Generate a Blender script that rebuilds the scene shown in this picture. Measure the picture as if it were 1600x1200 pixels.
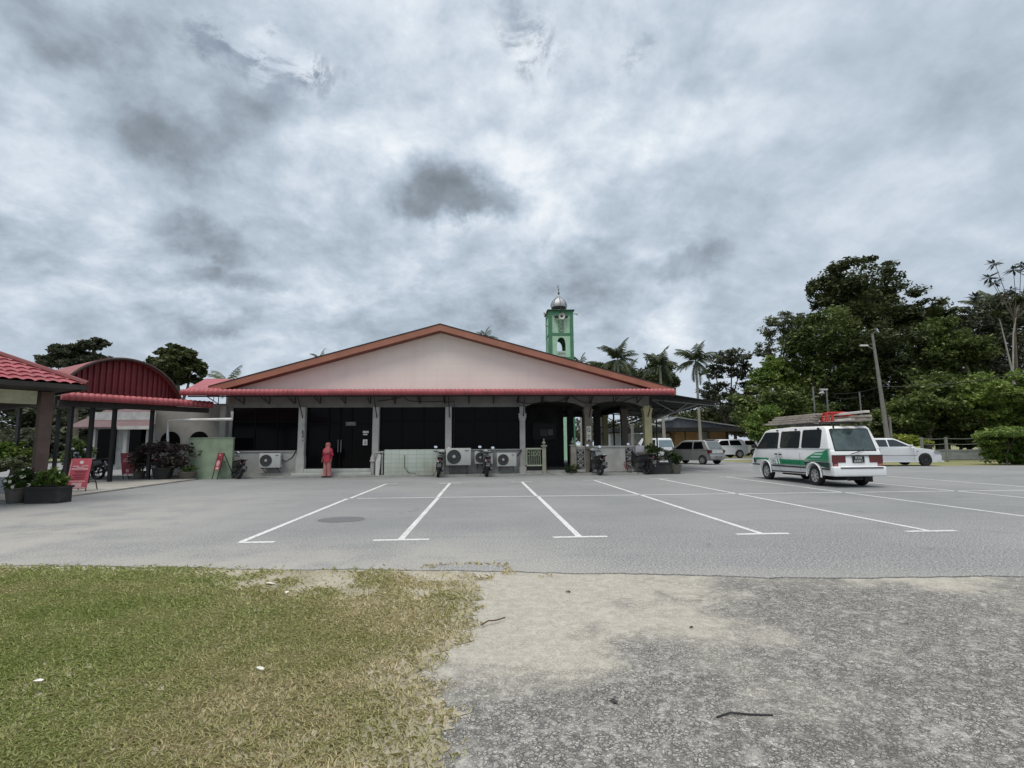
import bpy, bmesh, math, random
import numpy as np
from mathutils import Vector, Matrix
R=math.radians; PI=math.pi
for o in list(bpy.data.objects): bpy.data.objects.remove(o)
S=bpy.context.scene; COL=S.collection
# ---------------------------------------------------------------- camera
F=820.; CH=1.45; PIT=math.atan(95/F); YAW=R(-3.15); ROLL=0.007
_f=Vector((0,math.cos(PIT),math.sin(PIT))); _r=Vector((1,0,0)); _u=_r.cross(_f)
_c,_s=math.cos(ROLL),math.sin(ROLL)
_r,_u=_c*_r-_s*_u,_s*_r+_c*_u
_Z=Matrix.Rotation(YAW,3,'Z'); CR,CU,CF=_Z@_r,_Z@_u,_Z@_f
cam=bpy.data.cameras.new('camera'); camo=bpy.data.objects.new('camera',cam); COL.objects.link(camo)
cam.sensor_width=36; cam.lens=36*F/1600; cam.clip_end=3000; cam.clip_start=.05
m3=Matrix((CR,CU,-CF)).transposed(); camo.matrix_world=Matrix.Translation((0,0,CH))@m3.to_4x4()
S.camera=camo
def ray(px,py): return CF*F+CR*(px-800)-CU*(py-600)
def at(px,py,Y):
    d=ray(px,py); return Vector((0,0,CH))+d*(Y/d.y)
# ---------------------------------------------------------------- render / world / sun
S.view_settings.view_transform='Standard'; S.view_settings.look='None'; S.view_settings.gamma=1
S.view_settings.exposure=EXPO=0.12
SUN_EL,SUN_AZ=R(62),R(-150)      # high, behind the camera to the left
W=bpy.data.worlds.new('World'); S.world=W; W.use_nodes=True
nt=W.node_tree; nt.nodes.clear()
def ND(t,**k):
    n=nt.nodes.new(t)
    for a,b in k.items(): setattr(n,a,b)
    return n
def LK(a,b): nt.links.new(a,b)
def M(op,a,b=None,c=None,clamp=False):
    n=ND('ShaderNodeMath',operation=op); n.use_clamp=clamp
    for i,v in enumerate((a,b,c)):
        if v is None: continue
        if isinstance(v,(int,float)): n.inputs[i].default_value=v
        else: LK(v,n.inputs[i])
    return n.outputs[0]
def NOI(vec,scale,detail=6,rough=.55,out=0,dist=0):
    n=ND('ShaderNodeTexNoise'); n.inputs['Scale'].default_value=scale; n.inputs['Detail'].default_value=detail
    n.inputs['Roughness'].default_value=rough; n.inputs['Distortion'].default_value=dist; LK(vec,n.inputs['Vector']); return n.outputs[out]
def SM(v,a,b,lo=0.,hi=1.):
    n=ND('ShaderNodeMapRange',interpolation_type='SMOOTHSTEP')
    LK(v,n.inputs[0])
    for i,x in zip((1,2,3,4),(a,b,lo,hi)): n.inputs[i].default_value=x
    return n.outputs[0]
def MIX(f,a,b):
    n=ND('ShaderNodeMix',data_type='RGBA')
    if isinstance(f,(int,float)): n.inputs[0].default_value=f
    else: LK(f,n.inputs[0])
    for i,v in ((6,a),(7,b)):
        if isinstance(v,tuple): n.inputs[i].default_value=(*v,1)
        else: LK(v,n.inputs[i])
    return n.outputs[2]
tc=ND('ShaderNodeTexCoord').outputs['Generated']
sx=ND('ShaderNodeSeparateXYZ'); LK(tc,sx.inputs[0]); X_,Y_,Z_=sx.outputs
zz=M('ADD',M('MAXIMUM',Z_,0.0),.46)
cb=ND('ShaderNodeCombineXYZ'); LK(M('DIVIDE',X_,zz),cb.inputs[0]); LK(M('DIVIDE',Y_,zz),cb.inputs[1]); cb.inputs[2].default_value=.37
PL=cb.outputs[0]
az=M('ARCTAN2',X_,Y_); el=M('ARCSINE',Z_)
ns=ND('ShaderNodeTexNoise'); ns.inputs['Scale'].default_value=9; ns.inputs['Detail'].default_value=6; ns.inputs['Roughness'].default_value=.6; LK(tc,ns.inputs['Vector'])
sp=ND('ShaderNodeSeparateColor'); LK(ns.outputs['Color'],sp.inputs[0])
az2=M('ADD',az,M('MULTIPLY',M('SUBTRACT',sp.outputs[0],.5),.18)); el2=M('ADD',el,M('MULTIPLY',M('SUBTRACT',sp.outputs[1],.5),.15))
def azel(px,py):
    d=ray(px,py).normalized(); return math.atan2(d.x,d.y),math.asin(d.z)
def blob(px,py,rx,ry,inner=.3,outer=1.25):
    a,e=azel(px,py); a1,_=azel(px+rx,py); _,e1=azel(px,py-ry)
    ra=abs(a1-a); re=abs(e1-e)
    u=M('DIVIDE',M('SUBTRACT',az2,a),ra); v=M('DIVIDE',M('SUBTRACT',el2,e),re)
    d=M('SQRT',M('ADD',M('MULTIPLY',u,u),M('MULTIPLY',v,v)))
    return SM(d,outer,inner)
n1=NOI(PL,1.5,9,.60,dist=.15); n2=NOI(PL,4.2,9,.60,dist=.2); n3=NOI(PL,12,6,.62,dist=.2)
# brightness field of the cloud deck
v=M('ADD',M('ADD',M('MULTIPLY',M('SUBTRACT',n1,.5),1.25),M('MULTIPLY',M('SUBTRACT',n2,.5),1.35)),M('MULTIPLY',M('SUBTRACT',n3,.5),.45))
right=SM(az,.15,.75)                                    # smoother cloud towards the right
v=M('MULTIPLY',v,M('SUBTRACT',1,M('MULTIPLY',right,.45)))
v=M('MULTIPLY',v,SM(el,.0,.22,.35,1))
v=M('ADD',v,.615)
DK=[(90,40,190,90,.22),(130,205,170,42,.11),(745,60,90,60,.14),(780,140,110,90,.20),(708,300,132,52,.30),(720,312,110,42,.24),(735,322,75,30,.12),(315,378,100,34,.24),(350,438,130,20,.20),(330,497,110,20,.20),(1068,417,85,26,.22),
    (400,180,70,100,.18),(900,383,70,16,.12),(915,450,55,28,.12),(40,360,160,40,.14),(1120,90,60,60,.14),(1520,150,160,90,.12),(760,340,60,22,.16)]
for px,py,rx,ry,s in DK: v=M('SUBTRACT',v,M('MULTIPLY',blob(px,py,rx,ry),s))
for px,py,rx,ry,s in [(290,140,110,70,.2),(420,90,110,40,.14),(30,150,90,50,.12),(720,110,90,120,.04),(1150,200,260,60,.12),(60,450,200,60,.12),(560,320,70,60,.1),(870,200,120,120,.1)]:
    v=M('ADD',v,M('MULTIPLY',blob(px,py,rx,ry,0,1.4),s))
rmp=ND('ShaderNodeValToRGB'); LK(v,rmp.inputs[0]); e=rmp.color_ramp.elements
e[0].position=0; e[0].color=(.175,.21,.24,1); e[1].position=1; e[1].color=(.80,.84,.88,1)
for p,c in ((.25,(.25,.295,.345)),(.45,(.355,.42,.495)),(.65,(.475,.55,.635)),(.82,(.62,.69,.77))):
    q=e.new(p); q.color=(*c,1)
cloud=MIX(SM(el,.20,.0,0,.55),rmp.outputs[0],(.50,.565,.65))
sky=ND('ShaderNodeTexSky',sky_type='NISHITA'); sky.sun_disc=False; sky.sun_elevation=SUN_EL; sky.sun_rotation=SUN_AZ
sc=ND('ShaderNodeVectorMath',operation='SCALE'); LK(sky.outputs[0],sc.inputs[0]); sc.inputs['Scale'].default_value=.045
# gaps of blue sky between wispy clouds
gap=0
wis=NOI(PL,10,8,.70,dist=.5)
for i,(px,py,rx,ry,s) in enumerate([(385,60,120,48,1),(475,115,75,48,1),(830,75,62,70,.8),(985,75,45,30,.5)]):
    b=M('MULTIPLY',blob(px,py,rx,ry,.1,1.25),s); gap=b if i==0 else M('MAXIMUM',gap,b)
gap=M('MULTIPLY',gap,SM(wis,.42,.56))
col=MIX(M('MULTIPLY',gap,.75),cloud,MIX(.6,sc.outputs[0],(.16,.22,.31)))
ZEN=2.6
zen=SM(el,.78,1.25,1,ZEN*1.6)
col=MIX(SM(el,.78,1.1),col,(.60,.585,.555))
vm=ND('ShaderNodeVectorMath',operation='SCALE'); LK(col,vm.inputs[0]); LK(zen,vm.inputs['Scale'])
bg=ND('ShaderNodeBackground'); LK(vm.outputs[0],bg.inputs[0]); bg.inputs[1].default_value=1.0
LK(bg.outputs[0],ND('ShaderNodeOutputWorld').inputs[0])
sl=bpy.data.lights.new('sun','SUN'); sl.energy=1.3; sl.angle=R(25); sl.color=(1,.95,.88)
slo=bpy.data.objects.new('sun',sl); COL.objects.link(slo)
sd=Vector((math.sin(SUN_AZ)*math.cos(SUN_EL),math.cos(SUN_AZ)*math.cos(SUN_EL),math.sin(SUN_EL)))
slo.rotation_euler=sd.to_track_quat('Z','Y').to_euler()
# ---------------------------------------------------------------- materials
MATS={}
def mat(name,col,rough=.65,metal=0,var=.14,scale=2.5,bump=0,bscale=50,spec=.4,coat=0,dirt=0,dcol=(.16,.14,.11)):
    if name in MATS: return MATS[name]
    global nt
    m=bpy.data.materials.new(name); m.use_nodes=True; nt=m.node_tree; b=nt.nodes['Principled BSDF']
    t=ND('ShaderNodeTexCoord').outputs['Object']
    n=NOI(t,scale,6,.6); f=SM(n,.3,.7)
    c=MIX(f,tuple(x*(1-var) for x in col),tuple(min(.9,x*(1+var)) for x in col))
    if dirt:
        d=NOI(t,scale*.6+.4,8,.7,dist=.6); c=MIX(M('MULTIPLY',SM(d,.48,.72),dirt),c,dcol)
    LK(c,b.inputs['Base Color'])
    b.inputs['Roughness'].default_value=rough; b.inputs['Metallic'].default_value=metal
    b.inputs['Specular IOR Level'].default_value=spec; b.inputs['Coat Weight'].default_value=coat; b.inputs['Coat Roughness'].default_value=.06
    if bump:
        bn=ND('ShaderNodeBump'); bn.inputs['Strength'].default_value=bump; bn.inputs['Distance'].default_value=.02
        LK(NOI(t,bscale,4,.6),bn.inputs['Height']); LK(bn.outputs[0],b.inputs['Normal'])
    MATS[name]=m; return m
def leafmat(name,c1,c2,c3=None,scale=.35,trans=.25):
    global nt
    m=bpy.data.materials.new(name); m.use_nodes=True; nt=m.node_tree; b=nt.nodes['Principled BSDF']
    g=ND('ShaderNodeNewGeometry'); n=NOI(g.outputs['Position'],scale,4,.6); ri=g.outputs['Random Per Island']
    f=M('ADD',M('MULTIPLY',SM(n,.35,.65),.6),M('MULTIPLY',ri,.4))
    c=MIX(f,c1,c2)
    if c3: c=MIX(SM(ri,.86,.97),c,c3)
    LK(c,b.inputs['Base Color']); b.inputs['Roughness'].default_value=.55; b.inputs['Specular IOR Level'].default_value=.3
    tr=ND('ShaderNodeBsdfTranslucent'); LK(c,tr.inputs[0]); mx=ND('ShaderNodeMixShader'); mx.inputs[0].default_value=trans
    LK(b.outputs[0],mx.inputs[1]); LK(tr.outputs[0],mx.inputs[2]); LK(mx.outputs[0],nt.nodes['Material Output'].inputs[0])
    MATS[name]=m; return m
# ---------------------------------------------------------------- mesh helpers
class MB:
    def __init__(s): s.v=[]; s.f=[]; s.mi=[]; s.m=0
    def add(s,vs,fs,T=None):
        o=len(s.v)
        s.v+= [tuple(T@Vector(p)) if T else tuple(p) for p in vs]
        s.f+= [tuple(i+o for i in f) for f in fs]; s.mi+=[s.m]*len(fs); return s
    def box(s,c,d,T=None,rz=0):
        x,y,z=(k/2 for k in d); vs=[(a*x,b*y,e*z) for a in (-1,1) for b in (-1,1) for e in (-1,1)]
        Q=Matrix.Translation(c)@Matrix.Rotation(rz,4,'Z')
        if T: Q=T@Q
        return s.add(vs,[(0,1,3,2),(4,6,7,5),(0,4,5,1),(2,3,7,6),(0,2,6,4),(1,5,7,3)],Q)
    def b2(s,x0,x1,y0,y1,z0,z1,T=None): return s.box(((x0+x1)/2,(y0+y1)/2,(z0+z1)/2),(abs(x1-x0),abs(y1-y0),abs(z1-z0)),T)
    def prism(s,pts,axis,a,b,T=None):
        # pts 2D polygon extruded along axis ('x': (y,z) pts, 'y': (x,z), 'z': (x,y))
        n=len(pts)
        def P(p,t): return {'x':(t,p[0],p[1]),'y':(p[0],t,p[1]),'z':(p[0],p[1],t)}[axis]
        vs=[P(p,a) for p in pts]+[P(p,b) for p in pts]
        fs=[tuple(range(n)),tuple(range(2*n-1,n-1,-1))]+[(i,i+n,(i+1)%n+n,(i+1)%n) for i in range(n)]
        return s.add(vs,fs,T)
    def tube(s,pts,r,n=8,T=None,cap=True):
        pts=[Vector(p) for p in pts]; rr=r if isinstance(r,(list,tuple)) else [r]*len(pts)
        vs=[];fs=[]
        up=Vector((0,0,1))
        for i,p in enumerate(pts):
            d=(pts[min(i+1,len(pts)-1)]-pts[max(i-1,0)]).normalized()
            a=d.cross(up if abs(d.z)<.95 else Vector((0,1,0))).normalized(); b=d.cross(a)
            for k in range(n):
                t=2*PI*k/n; vs.append(p+(a*math.cos(t)+b*math.sin(t))*rr[i])
        for i in range(len(pts)-1):
            for k in range(n): fs.append((i*n+k,i*n+(k+1)%n,(i+1)*n+(k+1)%n,(i+1)*n+k))
        if cap: fs+=[tuple(range(n)),tuple(range(len(vs)-1,len(vs)-1-n,-1))]
        return s.add(vs,fs,T)
    def lathe(s,prof,n=24,T=None,cap=True):
        vs=[(r*math.cos(2*PI*k/n),r*math.sin(2*PI*k/n),z) for r,z in prof for k in range(n)]
        fs=[(i*n+k,i*n+(k+1)%n,(i+1)*n+(k+1)%n,(i+1)*n+k) for i in range(len(prof)-1) for k in range(n)]
        if cap and prof[0][0]>1e-4: fs.append(tuple(range(n-1,-1,-1)))
        if cap and prof[-1][0]>1e-4: fs.append(tuple(range((len(prof)-1)*n,len(prof)*n)))
        return s.add(vs,fs,T)
    def quad(s,*p): return s.add(p,[tuple(range(len(p)))])
    def mesh(s,name,mats):
        me=bpy.data.meshes.new(name); me.from_pydata(s.v,[],s.f)
        for m in (mats if isinstance(mats,(list,tuple)) else [mats]): me.materials.append(m)
        if any(s.mi): me.polygons.foreach_set('material_index',s.mi)
        return me
    def build(s,name,mats,parent=None,smooth=True,fix=True,ang=35,label=None):
        me=s.mesh(name,mats)
        if fix:
            bm=bmesh.new(); bm.from_mesh(me); bmesh.ops.recalc_face_normals(bm,faces=bm.faces); bm.to_mesh(me); bm.free()
        if smooth:
            me.polygons.foreach_set('use_smooth',[True]*len(me.polygons)); me.set_sharp_from_angle(angle=R(ang))
        me.update(); return link(name,me,parent,label)
def link(name,me,parent=None,label=None):
    o=bpy.data.objects.new(name,me); COL.objects.link(o)
    if parent: o.parent=parent
    if label: o['label']=label
    return o
def tag(o,label=None,cat=None,group=None,kind=None):
    if label: o['label']=label
    if cat: o['category']=cat
    if group: o['group']=group
    if kind: o['kind']=kind
    return o
def thing(name,label,cat,loc=(0,0,0),rz=0,group=None):
    o=bpy.data.objects.new(name,None); COL.objects.link(o); o.empty_display_size=.2
    o.location=loc; o.rotation_euler=(0,0,rz); return tag(o,label,cat,group)
def kids(o): return [c for c in bpy.data.objects if c.parent==o]
def dup(o,loc=None,rz=None,label=None,group=None,scale=None):
    def cp(a,p):
        c=a.copy(); COL.objects.link(c); c.parent=p
        for k in kids(a): cp(k,c)
        return c
    c=cp(o,None)
    if loc is not None: c.location=loc
    if rz is not None: c.rotation_euler=(0,0,rz)
    if scale: c.scale=(scale,)*3
    if label: c['label']=label
    if group: c['group']=group
    return c
def struct(o): return tag(o,kind='structure')
def evalmesh(o,mats_from=None):
    dg=bpy.context.evaluated_depsgraph_get(); ev=o.evaluated_get(dg); me=bpy.data.meshes.new_from_object(ev)
    o.modifiers.clear(); old=o.data; o.data=me; me.name=old.name; return o
def bevel(o,w=.02,seg=2,ang=40,cut=(),sm=35):
    o_par=o.parent; 
    b=o.modifiers.new('b','BEVEL'); b.width=w; b.segments=seg; b.limit_method='ANGLE'; b.angle_limit=R(ang)
    cs=[]
    for (r,y0,y1,u,z) in cut:
        mb=MB(); mb.prism([(u+r*math.cos(2*PI*k/28),z+r*math.sin(2*PI*k/28)) for k in range(28)],'y',y0,y1)
        c=mb.build('cutter',[],None,smooth=False); c.matrix_world=o.matrix_world if not o_par else o_par.matrix_world; cs.append(c)
        q=o.modifiers.new('c','BOOLEAN'); q.operation='DIFFERENCE'; q.object=c; q.solver='EXACT'
    if cs: bpy.context.view_layer.update()
    evalmesh(o)
    for c in cs: bpy.data.objects.remove(c)
    o.data.polygons.foreach_set('use_smooth',[True]*len(o.data.polygons)); o.data.set_sharp_from_angle(angle=R(sm))
    return o
def skin(name,chains,mt,parent=None,sub=2,label=None):
    # chains: list of (list of (x,y,z,r), attach index or None)
    vs=[];ed=[];rad=[]
    for pts,a in chains:
        prev=a
        for (x,y,z,r) in pts:
            vs.append((x,y,z)); rad.append(r); i=len(vs)-1
            if prev is not None: ed.append((prev,i))
            prev=i
    me=bpy.data.meshes.new(name); me.from_pydata(vs,ed,[]); me.materials.append(mt)
    o=link(name,me,parent,label); o.modifiers.new('s','SKIN'); 
    for i,sv in enumerate(me.skin_vertices[0].data):
        r=rad[i]; sv.radius=r if isinstance(r,tuple) else (r,r); sv.use_root=(i==0)
    q=o.modifiers.new('q','SUBSURF'); q.levels=sub; q.render_levels=sub
    evalmesh(o); o.data.polygons.foreach_set('use_smooth',[True]*len(o.data.polygons))
    if not o.data.materials: o.data.materials.append(mt)
    return o
rng=np.random.default_rng(7); random.seed(7)
def npmesh(name,V,Fq,mt,parent=None,smooth=False):
    """V (n,3), Fq (m,k) constant k"""
    me=bpy.data.meshes.new(name); k=Fq.shape[1]
    me.vertices.add(len(V)); me.vertices.foreach_set('co',V.astype(np.float32).ravel())
    me.loops.add(Fq.size); me.loops.foreach_set('vertex_index',Fq.astype(np.int32).ravel())
    me.polygons.add(len(Fq)); me.polygons.foreach_set('loop_start',np.arange(0,Fq.size,k,dtype=np.int32))
    me.materials.append(mt); me.update(calc_edges=True); me.validate()
    return link(name,me,parent)
def leafgeo(P,size,asp=.5,up=.4,droop=.3,svar=.5):
    """two-triangle folded leaves at points P"""
    n=len(P); d=rng.normal(size=(n,3)); d[:,2]=d[:,2]*.55-droop*.3; d/=np.linalg.norm(d,axis=1)[:,None]
    nn=rng.normal(size=(n,3))*(1-up)+np.array([0,0,1])*up*1.6; s=np.cross(d,nn); s/=np.linalg.norm(s,axis=1)[:,None]+1e-9
    L=size*(1+svar*rng.normal(size=n)).clip(.4,1.9); L=L[:,None]
    a=P-d*L*.5; b=P+s*L*asp*.5-d*L*.05; c=P+d*L*.5; e=P-s*L*asp*.5-d*L*.05
    V=np.stack([a,b,c,e],1).reshape(-1,3); Fq=np.arange(4*n).reshape(n,4); return V,Fq
def cloudpts(blobs,n,sub=26,tight=.2,shell=.72,seed=0,flat=1.):
    r=np.random.default_rng(seed); tot=sum(b[3] if len(b)>3 else 1 for b in blobs); out=[]
    for b in blobs:
        c=np.array(b[0]); rad=np.array(b[1] if hasattr(b[1],'__len__') else (b[1],)*3); w=(b[3] if len(b)>3 else 1)/tot
        k=max(5,int(sub)); q=r.normal(size=(k,3)); q/=np.linalg.norm(q,axis=1)[:,None]
        q*= (shell+(1-shell)*r.random(k)[:,None]*1.15)*np.where(r.random(k)<.22,.55,1)[:,None]
        m=int(n*w); idx=r.integers(0,k,m); sz=(.6+.9*r.random(k))*tight
        g=r.normal(size=(m,3)); g/=np.linalg.norm(g,axis=1)[:,None]; g*=(r.random(m)**.45)[:,None]*1.7
        p=q[idx]+g*sz[idx][:,None]*np.array([1,1,flat]); out.append(c+p*rad)
    return np.concatenate(out)
# ================================================================ SETTING
def nodemat(name):
    global nt
    m=bpy.data.materials.new(name); m.use_nodes=True; nt=m.node_tree; MATS[name]=m
    g=ND('ShaderNodeNewGeometry').outputs['Position']; return m,nt.nodes['Principled BSDF'],g
def BUMP(b,h,strength,dist):
    bn=ND('ShaderNodeBump'); bn.inputs['Strength'].default_value=strength; bn.inputs['Distance'].default_value=dist
    LK(h,bn.inputs['Height']); LK(bn.outputs[0],b.inputs['Normal'])
def XY(g):
    s=ND('ShaderNodeSeparateXYZ'); LK(g,s.inputs[0]); return s.outputs
def VOR(v,scale,feature='F1',out=0,rnd=1):
    n=ND('ShaderNodeTexVoronoi',feature=feature); n.inputs['Scale'].default_value=scale; n.inputs['Randomness'].default_value=rnd; LK(v,n.inputs['Vector']); return n.outputs[out]
# fresh asphalt of the car park, dusty along its near and left edge
m,b,g=nodemat('asphalt'); x,y,z=XY(g)
c=MIX(SM(NOI(g,.22,5,.55),.35,.65),(.178,.186,.192),(.235,.241,.244))
c=MIX(M('MULTIPLY',SM(NOI(g,1.5,6,.65),.4,.7),.35),c,(.235,.235,.232))
st=ND('ShaderNodeMapping'); st.inputs['Scale'].default_value=(.35,3.2,1); LK(g,st.inputs[0])
c=MIX(M('MULTIPLY',SM(NOI(st.outputs[0],.9,6,.65),.47,.66),.55),c,(.17,.18,.19))
sp_=NOI(g,75,3,.7); coarse=M('ADD',.35,M('MULTIPLY',SM(y,13,6),.65)); sp_=NOI(g,34,3,.8); c=MIX(M('MULTIPLY',SM(sp_,.50,.57),M('MULTIPLY',coarse,.62)),c,(.06,.062,.064)); c=MIX(M('MULTIPLY',SM(NOI(g,42,2,.8),.53,.60),M('MULTIPLY',coarse,.62)),c,(.60,.59,.57))
c=MIX(M('MULTIPLY',SM(NOI(g,.8,7,.7,dist=1.2),.60,.70),.5),c,(.10,.103,.105)); c=MIX(M('MULTIPLY',SM(NOI(g,2.7,4,.6),.68,.73),.6),c,(.09,.09,.09))
dust=M('MULTIPLY',M('MAXIMUM',M('MULTIPLY',SM(y,9.6,6.2),SM(x,3.2,-1.5)),M('MULTIPLY',SM(x,-3.6,-7.5),SM(y,20,7))),SM(NOI(g,.9,7,.65),.30,.62))
dust=M('MAXIMUM',dust,M('MULTIPLY',SM(M('SUBTRACT',y,M('MULTIPLY',x,-.13)),6.9,6.2),.35))
c=MIX(M('MULTIPLY',dust,.8),c,(.36,.345,.315))
sn=ND('ShaderNodeMapping'); sn.inputs['Scale'].default_value=(1,.5,1); LK(g,sn.inputs[0])
c=MIX(M('MULTIPLY',SM(VOR(sn.outputs[0],.55),.10,.05),.5),c,(.10,.105,.11))
LK(c,b.inputs['Base Color']); b.inputs['Roughness'].default_value=.85; b.inputs['Specular IOR Level'].default_value=.3
BUMP(b,NOI(g,85,3,.7),.45,.006)
# old worn asphalt with sand in it
m,b,g=nodemat('worn_asphalt'); x,y,z=XY(g)
wp=ND('ShaderNodeVectorMath',operation='ADD'); LK(g,wp.inputs[0]); ws=ND('ShaderNodeVectorMath',operation='SCALE'); ws.inputs['Scale'].default_value=.075
nn=ND('ShaderNodeTexNoise'); nn.inputs['Scale'].default_value=17; nn.inputs['Detail'].default_value=4; LK(g,nn.inputs['Vector']); LK(nn.outputs['Color'],ws.inputs[0]); LK(ws.outputs[0],wp.inputs[1]); gw=wp.outputs[0]
e1=VOR(gw,38,'DISTANCE_TO_EDGE'); e2=VOR(gw,66,'DISTANCE_TO_EDGE')
crev=M('MAXIMUM',M('MULTIPLY',SM(e1,.15,.02),SM(NOI(g,13,4,.6),.36,.50)),M('MAXIMUM',M('MULTIPLY',SM(e2,.16,.03),.45),M('MULTIPLY',SM(NOI(g,30,5,.85),.52,.57),.72)))
stone=MIX(VOR(gw,27,'F1',1),(.55,.53,.49),(.38,.375,.36)); stone=MIX(M('MULTIPLY',SM(NOI(g,90,3,.7),.5,.68),.5),stone,(.42,.40,.37))
patch=NOI(g,.75,6,.62,dist=.3)
pm=SM(M('ADD',M('ADD',patch,M('MULTIPLY',M('MULTIPLY',SM(x,2.4,.3),SM(y,2.5,4.9)),.36)),M('MULTIPLY',SM(y,4.0,5.6),.12)),.50,.74)
sandc=MIX(SM(NOI(g,9,6,.65),.35,.7),(.385,.36,.31),(.46,.435,.38)); sandc=MIX(M('MULTIPLY',SM(NOI(g,60,3,.7),.54,.68),.5),sandc,(.16,.15,.135))
deep=M('MULTIPLY',crev,SM(NOI(g,3.2,5,.65),.15,.48))
c=MIX(M('MULTIPLY',deep,.84),stone,(.03,.03,.029))
c=MIX(M('MULTIPLY',SM(NOI(g,1.7,5,.6),.48,.72),M('ADD',.18,M('MULTIPLY',SM(y,4,2.4),.35))),c,(.09,.088,.085))
c=MIX(M('MULTIPLY',pm,M('SUBTRACT',.97,M('MULTIPLY',deep,.35))),c,sandc)
LK(c,b.inputs['Base Color']); b.inputs['Roughness'].default_value=.9; b.inputs['Specular IOR Level'].default_value=.2
h=M('SUBTRACT',M('MULTIPLY',NOI(g,70,3,.7),.5),M('MULTIPLY',deep,M('SUBTRACT',1.1,pm))); BUMP(b,h,.8,.012)
# soil below the lawn
m,b,g=nodemat('lawn_soil')
c=MIX(SM(NOI(g,2.2,6,.65),.35,.65),(.26,.235,.16),(.40,.365,.295)); c=MIX(SM(NOI(g,25,4,.7),.5,.7),c,(.10,.105,.05))
LK(c,b.inputs['Base Color']); b.inputs['Roughness'].default_value=.95; BUMP(b,NOI(g,40,4,.7),.8,.02)
m,b,g=nodemat('meadow')
c=MIX(SM(NOI(g,.5,7,.65),.35,.65),(.15,.18,.06),(.24,.22,.11)); c=MIX(SM(NOI(g,6,5,.7),.5,.75),c,(.24,.21,.14))
LK(c,b.inputs['Base Color']); b.inputs['Roughness'].default_value=.95; BUMP(b,NOI(g,8,5,.7),.8,.05)
# sandy dirt
m,b,g=nodemat('dirt')
c=MIX(SM(NOI(g,1.6,6,.65),.35,.65),(.34,.31,.26),(.42,.39,.335)); c=MIX(M('MULTIPLY',SM(NOI(g,50,4,.75),.52,.68),.6),c,(.15,.135,.11))
LK(c,b.inputs['Base Color']); b.inputs['Roughness'].default_value=.95; BUMP(b,NOI(g,45,4,.7),.6,.015)
# white paint, worn
m,b,g=nodemat('marking_paint')
c=MIX(M('MULTIPLY',M('ADD',SM(NOI(g,26,6,.8),.49,.57),M('MULTIPLY',SM(NOI(g,1.1,4,.6),.45,.7),.4)),.7),(.66,.67,.66),(.24,.245,.25)); LK(c,b.inputs['Base Color']); b.inputs['Roughness'].default_value=.7
m,b,g=nodemat('patch_tar')
c=MIX(SM(NOI(g,60,4,.75),.45,.65),(.10,.105,.11),(.17,.175,.18)); LK(c,b.inputs['Base Color']); b.inputs['Roughness'].default_value=.85; BUMP(b,NOI(g,70,3,.7),.5,.006)
MM=MATS
def sheet(name,pts,z,mt,thick=0):
    mb=MB()
    if thick: mb.prism(pts,'z',z-thick,z)
    else: mb.add([(a,b_,z) for a,b_ in pts],[tuple(range(len(pts)))])
    o=mb.build(name,mt,smooth=False); return struct(o)
big=[(900*math.cos(2*PI*k/48),900*math.sin(2*PI*k/48)) for k in range(48)]
sheet('ground',big,-.06,MM['meadow'])
def edge(pts,n,amp,f=3.,seed=1):
    r=random.Random(seed); ph=[r.random()*6.3 for _ in range(6)]; out=[]
    for (a,b_),(c_,d) in zip(pts,pts[1:]):
        for i in range(n):
            t=i/n; x=a+(c_-a)*t; y=b_+(d-b_)*t
            w=sum(math.sin(x*f*(1.7**k)+y*f*(1.5**k)+ph[k])/(1.45**k) for k in range(6))*amp*.4
            out.append((x,y+w+(r.random()-.5)*amp*.5))
    return out+[pts[-1]]
near=edge([(-40,8.6),(-6,7.15),(-2.7,6.64),(0,6.33),(1.8,6.0),(3.8,5.68),(6,5.58),(14,5.2),(60,5.0)],26,.055,2.4,3)
sheet('car_park_asphalt',near+[(60,30.4),(27,30.4),(19.5,40),(19.5,75),(-45,75),(-45,8.6)],0,MM['asphalt'],.022)
sheet('worn_ground',[(-45,-12),(60,-12),(60,8.5),(-45,10)],-.013,MM['worn_asphalt'])
0 and sheet('dirt_apron',edge([(-9,7.6),(-3,7.0),(-.5,6.7),(.6,6.6)],20,.1,2,5)+edge([(.6,6.5),(.5,5.7),(.3,5.0),(.12,4.4),(-.2,3.9),(-.5,3.9)],14,.05,6,8)+[(-9,4.5)],-.021,MM['dirt'])
sheet('road',[(19.5,46),(200,46),(200,53),(19.5,53)],-.02,mat('road_surface',(.33,.335,.33),.9,var=.12))
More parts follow.
